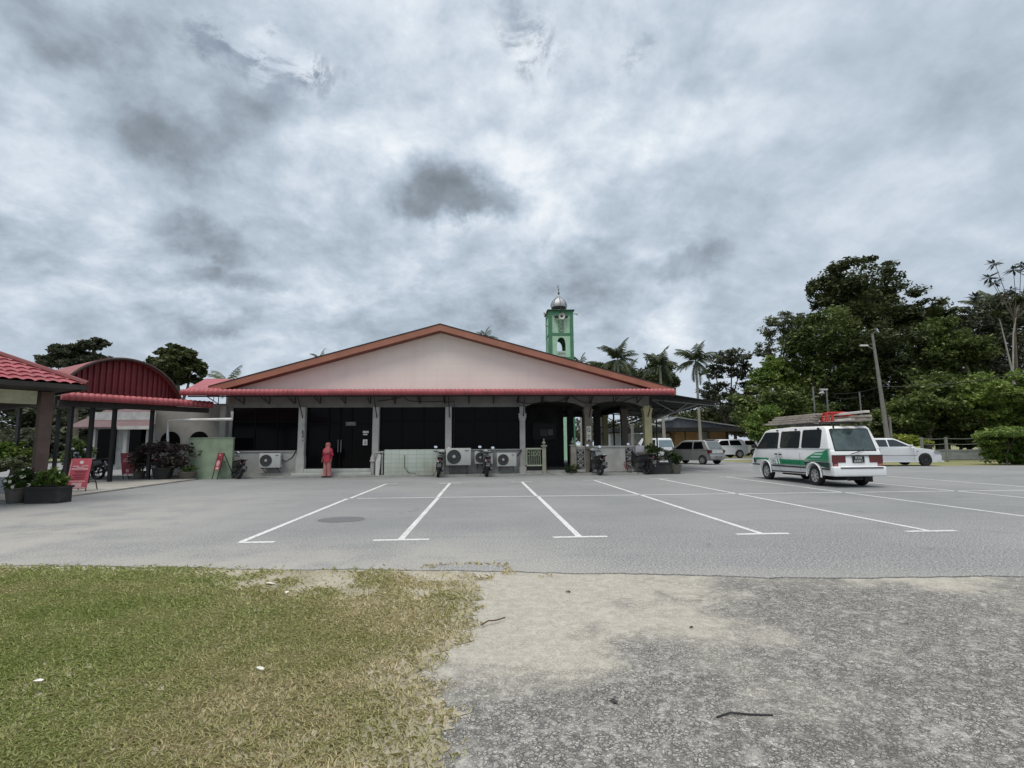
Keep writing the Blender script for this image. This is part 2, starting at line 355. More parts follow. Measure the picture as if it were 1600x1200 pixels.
# white markings
def lines(): 
    mb=MB(); Z=.004
    def ln(x0,y0,x1,y1,w=.10):
        d=Vector((x1-x0,y1-y0)).normalized(); n=Vector((-d.y,d.x))*w/2
        k=6; 
        for i in range(k):
            a=i/k; b_=(i+1)/k; A=(x0+(x1-x0)*a,y0+(y1-y0)*a); B=(x0+(x1-x0)*b_,y0+(y1-y0)*b_)
            mb.quad((A[0]+n.x,A[1]+n.y,Z),(A[0]-n.x,A[1]-n.y,Z),(B[0]-n.x,B[1]-n.y,Z),(B[0]+n.x,B[1]+n.y,Z))
    xs=[-3.7,-1.28,1.51,4.47,7.3,10.5,13.95]
    for i,x in enumerate(xs):
        y0=8.42; y1=[20.6,20.6,20.9,21.4,21.8,22.5,23.4][i]
        ln(x,y0+.06,x+(.02 if i else -.05),14.98); ln(x,15.1,x,y1-.06)
        ln(x-(.42 if i else .03),y0,x+(.44 if i else .52),y0,.12)
        ln(x-(.42 if i else .05),y1,x+.42,y1,.12)
    for a,b_ in zip([-3.55]+xs[1:],xs[1:]+[17.3]): ln(a+.06,15.04,b_-.06,15.04)
    ln(17.3,8.4,17.3,23.6); ln(8.9,26.5,8.9,31); ln(11.5,26.5,11.5,31); ln(9,24.9,10.9,24.55)
    o=mb.build('parking_markings',MM['marking_paint'],smooth=False,fix=False); return struct(o)
lines()
sheet('asphalt_patch',[(-2.81+.46*math.cos(t/20*2*PI),10.82+.40*math.sin(t/20*2*PI)) for t in range(20)],.004,MM['patch_tar'])
# raised concrete walk along the hall, kerbed
conc=mat('old_concrete',(.30,.30,.28),.85,var=.2,scale=1.6,bump=.4,bscale=30,dirt=.6,dcol=(.13,.13,.11))
sheet('pavement',[(-12.2,25.2),(9.3,25.2),(9.3,26.02),(-12.2,26.02)],.07,conc,.07)
sheet('pavilion_floor',[(-30,15.3),(-12.15,15.3),(-12.75,24.4),(-30,24.4)],.05,mat('floor_concrete',(.28,.27,.25),.8,var=.2,scale=1,dirt=.6),.05)
# lawn with ragged right edge
def lawn_edge(y):   # x of the right edge of the grass at distance y
    P=[(1,-.1),(2.57,-.14),(2.83,-.08),(3.1,-.06),(3.5,-.27),(3.8,-.28),(4.13,-.06),(4.7,.0),(5.4,.05),(6.2,.0),(6.5,-.6)]
    for (a,b_),(c_,d) in zip(P,P[1:]):
        if a<=y<=c_: return b_+(d-b_)*(y-a)/(c_-a)
    return P[0][1] if y<1 else P[-1][1]
le=[(lawn_edge(y)-.10+.03*math.sin(y*17)+.03*math.sin(y*41+1)+.03*math.sin(y*97)+random.uniform(-.03,.03),y) for y in np.arange(-3,6.25,.025)]
fr=[(x,6.34+random.uniform(-.03,.03)+(-x-.2)*.12+.05*math.sin(x*9)+.04*math.sin(x*23)) for x in np.arange(-.2,-9,-.03)]
# patchy turf colour under the blades
sheet('lawn',le+fr+[(-30,9),(-30,-3)],-.009,MM['lawn_soil'])
m,b,g=nodemat('grass_blades'); x,y,z=XY(g); ri=ND('ShaderNodeNewGeometry').outputs['Random Per Island']
f=M('ADD',M('ADD',M('MULTIPLY',SM(x,-3.2,-.4),.50),M('MULTIPLY',SM(NOI(g,1.1,5,.6),.3,.7),.45)),M('MULTIPLY',SM(y,2.5,6.8),.10))
f=M('ADD',M('MULTIPLY',SM(ri,0,1),.30),M('MULTIPLY',f,.95))
rp=ND('ShaderNodeValToRGB'); LK(f,rp.inputs[0]); el_=rp.color_ramp.elements
el_[0].position=.18; el_[0].color=(.25,.315,.095,1); el_[1].position=1; el_[1].color=(.62,.545,.34,1)
for p,cc in ((.45,(.36,.39,.155)),(.68,(.42,.41,.20)),(.86,(.49,.445,.25))): q=el_.new(p); q.color=(*cc,1)
LK(rp.outputs[0],b.inputs['Base Color']); b.inputs['Roughness'].default_value=.6; b.inputs['Specular IOR Level'].default_value=.25
tr=ND('ShaderNodeBsdfTranslucent'); LK(rp.outputs[0],tr.inputs[0]); mx=ND('ShaderNodeMixShader'); mx.inputs[0].default_value=.25
LK(b.outputs[0],mx.inputs[1]); LK(tr.outputs[0],mx.inputs[2]); LK(mx.outputs[0],nt.nodes['Material Output'].inputs[0])
def grass(name,n,xr,yr,inside,hgt=.024,zb=-.009,label='',wid=.0019,dens=None):
    x=rng.uniform(*xr,n); y=yr[0]+(yr[1]-yr[0])*rng.random(n)**1.25
    keep=np.array([inside(a,b_) for a,b_ in zip(x,y)]); x=x[keep]; y=y[keep]; n=len(x)
    a=rng.uniform(0,2*PI,n); lean=rng.uniform(.3,1.5,n); h=hgt*rng.uniform(.45,1.35,n)*(1+.05*y)
    dx=np.cos(a);dy=np.sin(a); w=(wid*(1+.28*y))*rng.uniform(.7,1.4,n)
    px,py=-dy*w,dx*w; B=np.stack([x,y,np.full(n,zb)],1); s=np.stack([px,py,np.zeros(n)],1)
    mid=B+np.stack([dx*h*lean*.45,dy*h*lean*.45,h*.62],1); tip=B+np.stack([dx*h*lean*1.25,dy*h*lean*1.25,h*(1.0-.25*lean)],1)
    V=np.stack([B-s,B+s,mid+s*.7,tip,mid-s*.7],1).reshape(-1,3); Fq=np.arange(5*n).reshape(n,5)
    o=npmesh(name,V,Fq,MM['grass_blades']); return tag(o,label,'grass',kind='stuff')
from mathutils import noise as mn
def inlawn(x,y):
    e=lawn_edge(y)+.05*math.sin(y*17)+.08*(mn.noise((x*4,y*4,0)))
    top=6.45+(-x-.2)*.12
    if x>e or y>top+.08*mn.noise((x*3,0,5)): return False
    d=min(e-x,(top-y)*.8)                        # thinner near the edges, bare spots in the dry corner
    bare=mn.noise((x*1.3,y*1.3,3))+.5*mn.noise((x*4.1,y*4.1,9))
    dry=max(0,min(1,(x+3.6)/1.2))*max(0,min(1,(y-4.6)/1.3))
    p=min(1,.07+d*1.15) * (1-max(0,min(.98,dry*(.85+bare*1.9))))
    return random.random()<p*(.86+.3*bare)
grass('lawn_grass',400000,(-7.5,.3),(1.6,7.6),inlawn,label='short patchy turf, green turning straw brown, at the lower left')
def tufts(x,y):
    return mn.noise((x*2.6,y*2.6,7))+.4*mn.noise((x*9,y*9,1))>.30 and random.random()<.8 and y>lawn_edge(y)
grass('stray_grass',9000,(-2.8,.8),(5.2,6.7),tufts,label='thin straggling tufts on the sandy dirt beside the turf',hgt=.03)
# verge on the far right
sheet('grass_verge',[(27,30.4),(200,30.4),(200,46),(19.5,46),(19.5,40)],-.015,MM['meadow'])
# ================================================================ BUILDINGS
m,b,g=nodemat('gable_paint'); x,y,z=XY(g)
mp=ND('ShaderNodeMapping'); mp.inputs['Scale'].default_value=(2.2,1,.16); LK(g,mp.inputs[0])
c=MIX(SM(NOI(g,.5,6,.6),.3,.7),(.76,.68,.63),(.81,.74,.69)); c=MIX(M('MULTIPLY',SM(NOI(mp.outputs[0],1.6,6,.65),.50,.70),.16),c,(.56,.49,.44))
c=MIX(M('MULTIPLY',SM(M('ABSOLUTE',M('SUBTRACT',M('FRACT',M('DIVIDE',z,.305)),.5)),.46,.5),.22),c,(.42,.37,.34)); LK(c,b.inputs['Base Color']); b.inputs['Roughness'].default_value=.8; cream=m
greyw=mat('grey_paint',(.36,.355,.34),.8,var=.12,scale=1.4,dirt=.35,dcol=(.20,.19,.17),bump=.1)
whitew=mat('white_paint',(.43,.425,.405),.75,var=.1,scale=1.5,dirt=.5,dcol=(.25,.235,.19),bump=.1)
brownb=mat('barge_paint',(.33,.14,.095),.7,var=.12,scale=1.2,dirt=.3,dcol=(.22,.11,.08))
redt=mat('red_tile',(.33,.075,.085),.5,var=.16,scale=1.5,dirt=.35,dcol=(.20,.06,.06),spec=.4)
redd=mat('red_sheet',(.15,.018,.022),.5,var=.2,scale=1.2,dirt=.4,dcol=(.08,.02,.02))
darkroof=mat('dark_roof',(.03,.03,.032),.8,var=.3,scale=2,dirt=.4,dcol=(.10,.07,.05))
blk=mat('black_steel',(.018,.018,.02),.5,var=.2)
under=mat('under_roof_shade',(.035,.032,.03),.85)  # near black: the shade below eaves and ceilings is put into the colour
inner=mat('interior_shade',(.03,.03,.03),.85,var=.3)  # near black: the dimness inside the open bays is put into the colour
steel=mat('galvanised',(.22,.22,.22),.5,metal=.3)
yel=mat('yellow_paint',(.42,.39,.22),.75,var=.1,dirt=.3,dcol=(.25,.22,.13))
brick_c=mat('column_taupe',(.17,.145,.12),.8,var=.15,dirt=.3)
tile_p=None
def glassmat(name,col,rough=.06,spec=.25):
    m=mat(name,col,rough,var=.1,spec=spec); return m
dglass=glassmat('tinted_glass',(.004,.004,.005),.10,.08)
global_tile=nodemat('wall_tile'); m,b,g=global_tile
t_=ND('ShaderNodeTexCoord').outputs['Object']; mp=ND('ShaderNodeMapping'); mp.inputs['Rotation'].default_value=(R(90),0,0); LK(t_,mp.inputs[0])
bt=ND('ShaderNodeTexBrick'); LK(mp.outputs[0],bt.inputs[0]); bt.offset=0; bt.inputs['Scale'].default_value=1; bt.inputs['Brick Width'].default_value=.40; bt.inputs['Row Height'].default_value=.205; bt.inputs['Mortar Size'].default_value=.006
bt.inputs['Color1'].default_value=(.44,.50,.44,1); bt.inputs['Color2'].default_value=(.49,.53,.48,1); bt.inputs['Mortar'].default_value=(.22,.24,.20,1)
mp2=ND('ShaderNodeMapping'); mp2.inputs['Scale'].default_value=(3,3,.5); LK(t_,mp2.inputs[0]); x,y,z=XY(t_)
c=MIX(M('MULTIPLY',M('MULTIPLY',SM(NOI(mp2.outputs[0],1.6,6,.65),.42,.68),SM(z,1.2,.2)),.75),bt.outputs[0],(.33,.33,.20)); LK(c,b.inputs['Base Color']); b.inputs['Roughness'].default_value=.45
def bullnose(name,p0,p1,r,mt,parent,rib=.21,depth=.045,arc=(-20,200),back=None,z_drop=0):
    """ribbed rolled eave edge running from p0 to p1"""
    p0=Vector(p0);p1=Vector(p1); L=(p1-p0).length; n=int(L/.03); ax=(p1-p0).normalized(); out=Vector((ax.y,-ax.x,0)).normalized()
    k=9; vs=[];fs=[]
    for i in range(n+1):
        t=i/n; base=p0.lerp(p1,t); s=abs(math.sin(PI*t*L/rib))**.6*depth
        for j in range(k):
            a=R(-50+ (150*j/(k-1))); rr=r+s
            vs.append(base+out*(math.cos(a)*rr)+Vector((0,0,math.sin(a)*rr)))
        vs.append(base-out*(back or r*.6)+Vector((0,0,r+s*.6)))
        vs.append(base-out*(back or r*.6)+Vector((0,0,-r)))
    k+=2
    for i in range(n):
        for j in range(k): fs.append((i*k+j,i*k+(j+1)%k,(i+1)*k+(j+1)%k,(i+1)*k+j))
    fs+=[tuple(range(k)),tuple(range((n+1)*k-1,n*k-1,-1))]
    mb=MB().add(vs,fs); return mb.build(name,mt,parent,ang=60)
# ---- main hall
hall=thing('hall','long low hall with a wide pale pink gable above a full width red eave','building',(0,26,0))
O=Matrix.Translation((0,-26,0))
def H(mb,name,mt,label=None,**k):
    for i,v in enumerate(mb.v): mb.v[i]=(v[0],v[1]-26,v[2])
    return mb.build(name,mt,hall,label=label,**k)
cols=[-8.72,-5.2,-1.7,1.92]
# upper wall with two shallow arches over the open bays
bpts=[(-12.3,3.32),(1.92,3.32)]
for a,b_ in ((2.05,5.0),(5.35,8.0)):
    bpts+=[(a+(b_-a)*t,3.32+.28*math.sin(PI*t)**.6) for t in np.linspace(0,1,9)]
bpts+=[(8.35,3.32),(8.35,4.05),(-12.3,4.05)]
mb=MB(); mb.prism(bpts,'y',26.0,26.2); H(mb,'beam',mat('eave_shade_grey',(.19,.185,.18),.85,var=.12,dirt=.4,dcol=(.12,.11,.10)),smooth=False)  # wall strip below the eave: its deep shade is put into this grey
pts=[(-12.3,4.05),(8.35,4.05),(8.35,4.2),(9.1,4.2),(-2.12,7.12),(-12.6,4.2),(-12.3,4.2)]
mb=MB(); mb.prism(pts,'y',26.0,26.2); H(mb,'gable_wall',cream,smooth=False)
# side / rear walls close the building
mb=MB(); mb.b2(-12.3,-12.1,26.2,46,0,4.2); H(mb,'side_wall',greyw,smooth=False)
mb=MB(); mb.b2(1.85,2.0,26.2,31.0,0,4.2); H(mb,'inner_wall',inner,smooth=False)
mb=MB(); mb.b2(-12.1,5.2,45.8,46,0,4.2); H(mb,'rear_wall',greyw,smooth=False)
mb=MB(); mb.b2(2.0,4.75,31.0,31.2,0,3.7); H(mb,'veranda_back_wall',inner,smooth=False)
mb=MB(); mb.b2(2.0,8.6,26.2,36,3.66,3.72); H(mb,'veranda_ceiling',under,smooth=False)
mb=MB(); mb.b2(2.0,8.5,26.02,36,0,.16); H(mb,'veranda_floor',conc,smooth=False)
# roof slabs (corrugated) and barge boards
for s,(xe,ze) in ((0,(-13.0,4.25)),(1,(9.55,4.12))):
    mb=MB(); a=Vector((-2.12,0,7.33)); b_=Vector((xe,0,ze)); 
    n=40; V=[];Fc=[]
    for side in (0,.05):
        for yv in (25.5,46.4):
            V+= [(a.x,yv,a.z-side),(b_.x,yv,b_.z-side)]
    mb.add(V,[(0,1,3,2),(4,6,7,5),(0,2,6,4),(1,5,7,3),(0,4,5,1),(2,3,7,6)]); H(mb,'roof',redd,smooth=False)
    mb=MB(); d=(b_-a).normalized(); nn=Vector((-d.z,0,d.x)) if d.x>0 else Vector((d.z,0,-d.x))
    if nn.z>0: nn=-nn
    w=.29; P=[a+Vector((0,0,.02)),b_+Vector((0,0,.02)),b_+Vector((0,0,.02))+Vector((0,0,-w*1.03)),a+Vector((0,0,.02-w*1.03))]
    mb.prism([(p.x,p.z) for p in P],'y',25.42,25.47); H(mb,'barge_board',brownb,smooth=False)
    mb=MB(); mb.add([(a.x,25.40,a.z+.03),(b_.x,25.40,b_.z+.03),(b_.x,25.52,b_.z+.03),(a.x,25.52,a.z+.03),(a.x,25.40,a.z+.07),(b_.x,25.40,b_.z+.07),(b_.x,25.52,b_.z+.07),(a.x,25.52,a.z+.07)],
        [(0,1,2,3),(4,7,6,5),(0,4,5,1),(2,6,7,3),(0,3,7,4),(1,5,6,2)]); H(mb,'verge_flashing',darkroof,smooth=False)
    mb=MB(); P=[a+Vector((0,0,-w+.05)),b_+Vector((0,0,-w+.05)),b_+Vector((0,0,-w)),a+Vector((0,0,-w))]
    mb.prism([(p.x,p.z) for p in P],'y',25.47,26.0); H(mb,'soffit',mat('soffit_shade_brown',(.16,.075,.055),.8),smooth=False)  # barge brown made darker, so the shade of the underside is painted in
# awning: sheet, rolled red edge
mb=MB(); mb.add([(-13.7,24.75,3.98),(9.15,24.75,3.98),(9.15,26,4.17),(-13.7,26,4.17),(-13.7,24.75,3.94),(9.15,24.75,3.94),(9.15,26,4.13),(-13.7,26,4.13)],[(0,1,2,3),(4,7,6,5),(0,4,5,1),(1,5,6,2),(2,6,7,3),(3,7,4,0)]); H(mb,'awning_sheet',redt,smooth=False)
o=bullnose('awning_edge',(-13.85,24.72,3.925),(9.15,24.72,3.925),.125,redt,None); o.data.transform(Matrix.Translation((0,-26,0))); o.parent=hall
mb=MB(); mb.b2(-13.6,9.1,24.86,24.9,3.74,3.8); mb.b2(-13.6,9.1,25.9,25.99,3.98,4.05); H(mb,'eave_rail',blk,smooth=False)
# triangular brackets
for i in range(19):
    x=-12.75+i*1.205
    mb=MB(); yb=25.96; yt=24.9
    mb.tube([(x,yb,3.95),(x,yb,3.5)],.022,6); mb.tube([(x,yb,3.5),(x,yt,3.76)],.02,6); mb.tube([(x,yb,3.92),(x,yt,3.8)],.022,6); mb.tube([(x,25.5,3.85),(x,25.5,3.62)],.016,6)
    H(mb,'awning_bracket',blk)
for x in cols+[5.2,8.15]:
    mb=MB(); mb.tube([(x+.05,24.95,3.76),(x+.05,25.84,2.72)],.024,6); H(mb,'awning_strut',blk)
def cable(pts,sag,n=10): 
    out=[]
    for a,b_ in zip(pts,pts[1:]):
        for t in np.linspace(0,1,n,endpoint=False):
            p=Vector(a).lerp(Vector(b_),t); p.z-=sag*4*t*(1-t); out.append(p)
    return out+[Vector(pts[-1])]
for P,s in (([(-5.15,25.9,3.62),(-3.9,25.9,3.85),(-3.6,25.85,3.62),(-2.0,25.85,3.60),(-1.45,25.85,3.60),(-1.40,25.86,3.2),(-1.45,25.86,1.2)],.04),([(1.6,25.9,3.65),(3.0,25.9,3.6),(4.4,25.9,3.85),(5.6,25.9,3.5),(7.6,25.9,3.8)],.15)):
    mb=MB(); mb.tube(cable(P,s),.018,5); H(mb,'cable',blk)
# columns
def column(x,w,mt,y=26.0,h=3.32,cap=0,name='column',base=0,label=None):
    mb=MB(); mb.b2(x-w/2,x+w/2,y-.17,y+.17,.0,h)
    if cap:
        mb.b2(x-w/2-.06,x+w/2+.06,y-.22,y+.22,h-cap-.18,h-cap-.10); mb.b2(x-w/2-.03,x+w/2+.03,y-.20,y+.20,h-cap-.32,h-cap-.18)
    if base: mb.b2(x-w/2-.04,x+w/2+.04,y-.21,y+.20,.0,base)
    return H(mb,name,mt,smooth=False,label=label)
for i,x in enumerate(cols): column(x,.3 if i<3 else .26,whitew if i!=3 else greyw,cap=.35 if i==3 else 0,base=1.0 if i==0 else (.4 if i==3 else 0),y=25.93)
mb=MB(); mb.prism([(1.72,2.98),(2.12,2.98),(2.03,2.6),(1.81,2.6)],'y',25.72,26.0); H(mb,'capital',greyw,smooth=False)
column(5.2,.36,brick_c,cap=.02,y=25.95,h=3.30,label='taupe column with a pale notice on it')
column(8.2,.36,yel,cap=.02,y=25.95,h=3.34,label='yellow painted corner column')
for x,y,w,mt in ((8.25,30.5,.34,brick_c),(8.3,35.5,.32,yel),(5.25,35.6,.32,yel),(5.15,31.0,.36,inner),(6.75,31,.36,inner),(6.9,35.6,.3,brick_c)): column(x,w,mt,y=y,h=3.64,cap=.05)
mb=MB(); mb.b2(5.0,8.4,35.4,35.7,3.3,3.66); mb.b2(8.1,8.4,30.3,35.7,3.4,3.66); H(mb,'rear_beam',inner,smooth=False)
# pinned notice with dark stylised strokes (unreadable in the photograph)
def notice(x,z,w,h,parent,y0,rows,mt1,mt2,name='notice'):
    mb=MB(); mb.b2(x-w/2,x+w/2,y0-.012,y0,z-h/2,z+h/2); mb.m=1
    for (cx,cz,cw,chh) in rows: mb.b2(x+cx-cw/2,x+cx+cw/2,y0-.015,y0-.011,z+cz-chh/2,z+cz+chh/2)
    return H(mb,name,[mt1,mt2],smooth=False)
cards=mat('notice_card',(.55,.55,.47),.7); ink=mat('ink_dark',(.03,.03,.03),.7)
notice(5.2,1.98,.23,.72,hall,25.77,[(-.05,.2,.03,.16),(.05,.16,.03,.2),(0,.1,.13,.03),(0,.27,.08,.025),(-.04,-.12,.05,.05),(.03,-.09,.10,.03),(.0,-.2,.12,.02),(0,-.33,.12,.07)],cards,ink)
notice(-8.62,1.93,.14,.62,hall,25.755,[(-.02,.2,.05,.12),(.02,.1,.06,.05),(0,-.02,.10,.06),(0,-.2,.08,.03)],mat('notice_grey',(.33,.33,.31),.7),ink)
# glazing bays
frame=mat('frame_dark',(.006,.006,.006),.7,spec=.1)
for x0,x1 in ((-12.05,-8.9),(-5.03,-1.87),(-1.53,1.76)):
    mb=MB(); mb.b2(x0,x1,26.08,26.1,1.25,3.32); w=H(mb,'window',dglass,smooth=False)
    mb=MB(); n=3
    for k in range(n+1): mb.b2(x0+(x1-x0)*k/n-.025,x0+(x1-x0)*k/n+.025,26.04,26.075,1.25,3.32)
    mb.b2(x0+.03,x1-.03,26.045,26.07,2.62,2.67); mb.b2(x0+.03,x1-.03,26.045,26.07,1.25,1.31); fo=H(mb,'frame',frame,smooth=False); fo.parent=w
x0,x1=-8.55,-5.36
mb=MB(); mb.b2(x0,x1,26.08,26.1,.36,3.32); dr=H(mb,'door',dglass,smooth=False)
mb=MB()
for x in (x0+.03,-7.5,-6.95,-6.4,x1-.03): mb.b2(x-.03,x+.03,26.03,26.075,.36,3.32)
mb.b2(x0,x1,26.035,26.07,2.5,2.56); mb.b2(x0,x1,26.035,26.07,.36,.44); fo=H(mb,'frame',frame,smooth=False); fo.parent=dr
mb=MB(); mb.tube([(-7.02,25.98,1.15),(-7.02,25.98,1.75)],.018,8); mb.tube([(-6.88,25.98,1.15),(-6.88,25.98,1.75)],.018,8); h_=H(mb,'handle',steel); h_.parent=dr
# papers on the door (writing unreadable)
pw=mat('paper_white',(.62,.62,.60),.7); pg=mat('sign_grey',(.10,.10,.10),.6)
notice(-5.72,2.12,.28,.10,hall,26.03,[(0,0,.2,.02)],pw,mat('ink_grey',(.35,.35,.35),.7)); notice(-5.74,2.0,.2,.06,hall,26.03,[],pw,ink)
notice(-5.74,1.62,.22,.28,hall,26.03,[(0,.03,.05,.06),(0,-.06,.13,.03)],pw,ink)
notice(-6.45,2.52,.50,.19,hall,26.03,[(0,.05,.3,.03),(0,-.01,.4,.02),(-.1,-.05,.15,.02)],pg,mat('ink_pale',(.28,.28,.28),.7),name='door_sign')
# low walls, sills, tiled box, steps
for x0,x1 in ((-12.1,-8.86),(-1.54,1.8)):
    mb=MB(); mb.b2(x0,x1,25.96,26.1,.02,1.20); mb.b2(x0,x1,25.9,26.07,1.2,1.25); H(mb,'low_wall',whitew if x0<-5 else greyw,smooth=False)
mb=MB(); mb.b2(-12.1,-8.86,25.62,25.94,.06,.22); H(mb,'plinth',conc,smooth=False)
mb=MB(); mb.b2(-4.72,-1.86,25.55,25.98,.06,1.26); bevel(H(mb,'tiled_low_wall',MM['wall_tile']),.015,2)
mb=MB(); mb.tube([(-3.75,25.53,1.0),(-3.75,25.53,.4),(-3.55,25.52,.17),(-3.2,25.5,.13)],.012,5); H(mb,'cable',blk)
mb=MB(); mb.b2(-8.98,-5.3,25.38,25.96,.06,.20); mb.b2(-8.5,-5.3,25.66,25.97,.20,.375); bevel(H(mb,'step',mat('step_tile',(.42,.44,.41),.5,var=.08,dirt=.35,dcol=(.25,.24,.2))),.012,2)
mb=MB(); mb.lathe([(.1,0),(.1,.62),(.14,.64),(.14,.7),(.1,.74),(.11,.82),(.07,.9),(.07,.95)],14,Matrix.Translation((-5.27,25.6,.06))); H(mb,'newel_post',greyw)
mb=MB(); mb.prism([(-5.1,.06),(-4.94,.06),(-4.86,1.0),(-4.96,1.08),(-5.1,.7)],'y',25.45,25.6); H(mb,'ramp_board',mat('plank_white',(.55,.55,.52),.7),smooth=False)
mb=MB(); mb.tube([(-5.15,25.55,1.12),(-4.75,25.55,1.14)],.05,8); mb.tube([(-4.82,25.6,.1),(-4.82,25.6,1.2)],.05,8); H(mb,'pipe',greyw)
# veranda low wall with two pierced vent blocks
mb=MB(); mb.b2(4.56,8.35,25.9,26.05,.1,1.30); mb.b2(4.56,8.4,25.85,26.1,1.30,1.37)
mb.b2(8.25,8.4,26.1,31,.1,1.3); H(mb,'low_wall',whitew,smooth=False)
for x in (4.78,7.22):
    mb=MB(); mb.b2(x-.19,x+.19,25.885,25.899,.27,1.2)
    mb.m=1
    for k in range(3):
        z=.42+k*.31
        mb.b2(x-.16,x+.16,25.87,25.884,z-.13,z-.11); mb.b2(x-.16,x+.16,25.87,25.884,z+.11,z+.13)
        for s in (-1,1):
            mb.tube([(x-.15,25.877,z-s*.11),(x,25.877,z),(x+.15,25.877,z+s*.11)],.018,5)
        mb.tube([(x+.06*math.cos(a),25.876,z+.06*math.sin(a)) for a in np.linspace(0,2*PI,9)],.012,5)
    H(mb,'vent_block',[inner,greyw],smooth=False)
mb=MB(); mb.b2(4.3,4.54,25.8,26.1,.1,1.38); mb.b2(4.26,4.58,25.76,26.14,1.38,1.44); mb.lathe([(.05,0),(.05,.05),(.11,.1),(.06,.2),(.03,.22),(.05,.28),(.0,.36)],12,Matrix.Translation((4.42,25.95,1.44))); H(mb,'gate_pier',mat('pier_beige',(.27,.26,.21),.8,dirt=.4))
mb=MB(); mb.b2(2.1,4.5,25.6,26.02,.0,.2); H(mb,'step',conc,smooth=False)
# wall things inside the open bay
mb=MB(); mb.b2(2.9,4.3,30.93,31.0,1.75,2.7); mb.m=1; mb.b2(3.35,3.75,30.915,30.93,1.95,2.35); mb.m=2; mb.b2(3.8,4.1,30.915,30.93,2.0,2.35); H(mb,'wall_board',[blk,mat('board_grey',(.12,.12,.12),.5),mat('board_pale',(.2,.2,.19),.5)],smooth=False)
# dark truss roof that sticks out on the right of the hall
car=thing('side_canopy','dark metal sheet canopy on steel trusses jutting out at the right end of the hall','canopy',(10.5,26,0))
def K(mb,name,mt,par=car,off=(-10.5,-26,0),**k):
    for i,v in enumerate(mb.v): mb.v[i]=(v[0]+off[0],v[1]+off[1],v[2]+off[2])
    return mb.build(name,mt,par,**k)
mb=MB(); n=60
P0,P1,P2,P3=(8.9,26.05,4.05),(12.35,26.9,3.62),(13.6,40,3.45),(8.9,40,3.95)
V=[];Fc=[]
for i in range(n+1):
    t=i/n
    for s,(A,B) in enumerate(((P0,P3),(P1,P2))):
        p=Vector(A).lerp(Vector(B),t); z=.03*abs(math.sin(PI*i/1.5)); V+=[(p.x,p.y,p.z+z),(p.x,p.y,p.z+z-.02)]
for i in range(n):
    a=i*4; Fc+=[(a,a+2,a+6,a+4),(a+1,a+5,a+7,a+3),(a,a+4,a+5,a+1),(a+2,a+3,a+7,a+6)]
Fc+=[(0,1,3,2),(n*4,n*4+2,n*4+3,n*4+1)]
mb.add(V,Fc); K(mb,'roof_sheet',darkroof,smooth=False)
mb=MB(); mb.prism([(8.9,3.94),(12.35,3.52),(12.35,3.60),(8.9,4.02)],'y',26.9,26.95); K(mb,'edge_beam',under,smooth=False)
for y in (27.2,31,35,39.5):
    mb=MB(); dy=(y-26)*.09
    mb.tube([(8.45,y,3.82),(12.4+dy,y,3.42)],.04,6); mb.tube([(8.45,y,2.55),(11.3,y,3.5)],.045,6); mb.tube([(8.9,y,3.75),(10.1,y,3.1)],.03,6); mb.tube([(10.9,y,3.62),(10.1,y,3.1)],.03,6)
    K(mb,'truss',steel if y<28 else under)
for x,y in ((13.2,39.5),(9.3,39.5),(8.75,34.9)):
    mb=MB(); mb.tube([(x,y,0),(x,y,3.45)],.06,8); K(mb,'post',blk)
# ---- house far right of the hall
fh=thing('far_house','low far house with a grey gable roof and orange walls beyond the grey hatchback','house',(21,62,0))
def Ff(mb,name,mt,**k): return K(mb,name,mt,par=fh,off=(-21,-62,0),**k)
p=lambda a,b_,Y: at(a,b_,Y)
org=mat('orange_wall',(.55,.33,.17),.8,var=.1); 
a=p(1000,672,62); b_=p(1166,671,62)
mb=MB(); mb.b2(p(1058,690,62).x,p(1098,690,62).x,62.6,66,0,a.z-.1); Ff(mb,'wall',org,smooth=False)
mb=MB(); mb.b2(p(1114,690,62).x,p(1138,690,62).x,62.6,66,0,a.z-.1); Ff(mb,'wall',org,smooth=False)
mb=MB(); mb.b2(p(1098,690,62).x,p(1114,690,62).x,62.9,66,0,a.z-.1); Ff(mb,'wall',mat('pale_wall',(.4,.4,.38),.8),smooth=False)
mb=MB(); mb.b2(p(960,690,62).x,p(1056,690,62).x,64,66,0,a.z-.4); Ff(mb,'wall',mat('white_far_wall',(.6,.6,.58),.8),smooth=False)
mb=MB(); zt=p(1166,668,62).z; zb=p(1166,674,62).z; mb.b2(p(950,670,62).x,p(1167,670,62).x,60.5,68,zb,zt); Ff(mb,'lean_to_roof',darkroof,smooth=False)
g0=p(1045,656,62); g1=p(1054,651.5,62); g2=p(1155,667,62); zb2=zt+.02
mb=MB(); mb.prism([(g0.x+.3,zb2),(g0.x+.3,g0.z-.1),(g1.x,g1.z-.1),(g2.x,g2.z),(g2.x,zb2)],'y',61.5,68); Ff(mb,'gable',mat('gable_grey',(.17,.18,.20),.8),smooth=False)
mb=MB(); mb.prism([(g0.x,g0.z),(g1.x,g1.z),(g2.x+.3,g2.z),(g2.x+.3,g2.z-.12),(g1.x,g1.z-.14),(g0.x,g0.z-.14)],'y',61.2,68.2); Ff(mb,'roof',mat('roof_sheet_grey',(.36,.37,.38),.6),smooth=False)
mb=MB(); mb.tube([(p(1106,690,61).x,60.8,0),(p(1106,690,61).x,60.8,zb)],.08,8); Ff(mb,'post',blk)
mb=MB(); mb.tube([(p(1070,690,61).x,60.8,0),(p(1070,690,61).x,60.8,zb)],.08,8); Ff(mb,'post',blk)
mb=MB(); q0=p(1018,663,58); q1=p(1032,666,58); mb.tube([q0,q1],.12,8); Ff(mb,'gutter',whitew)
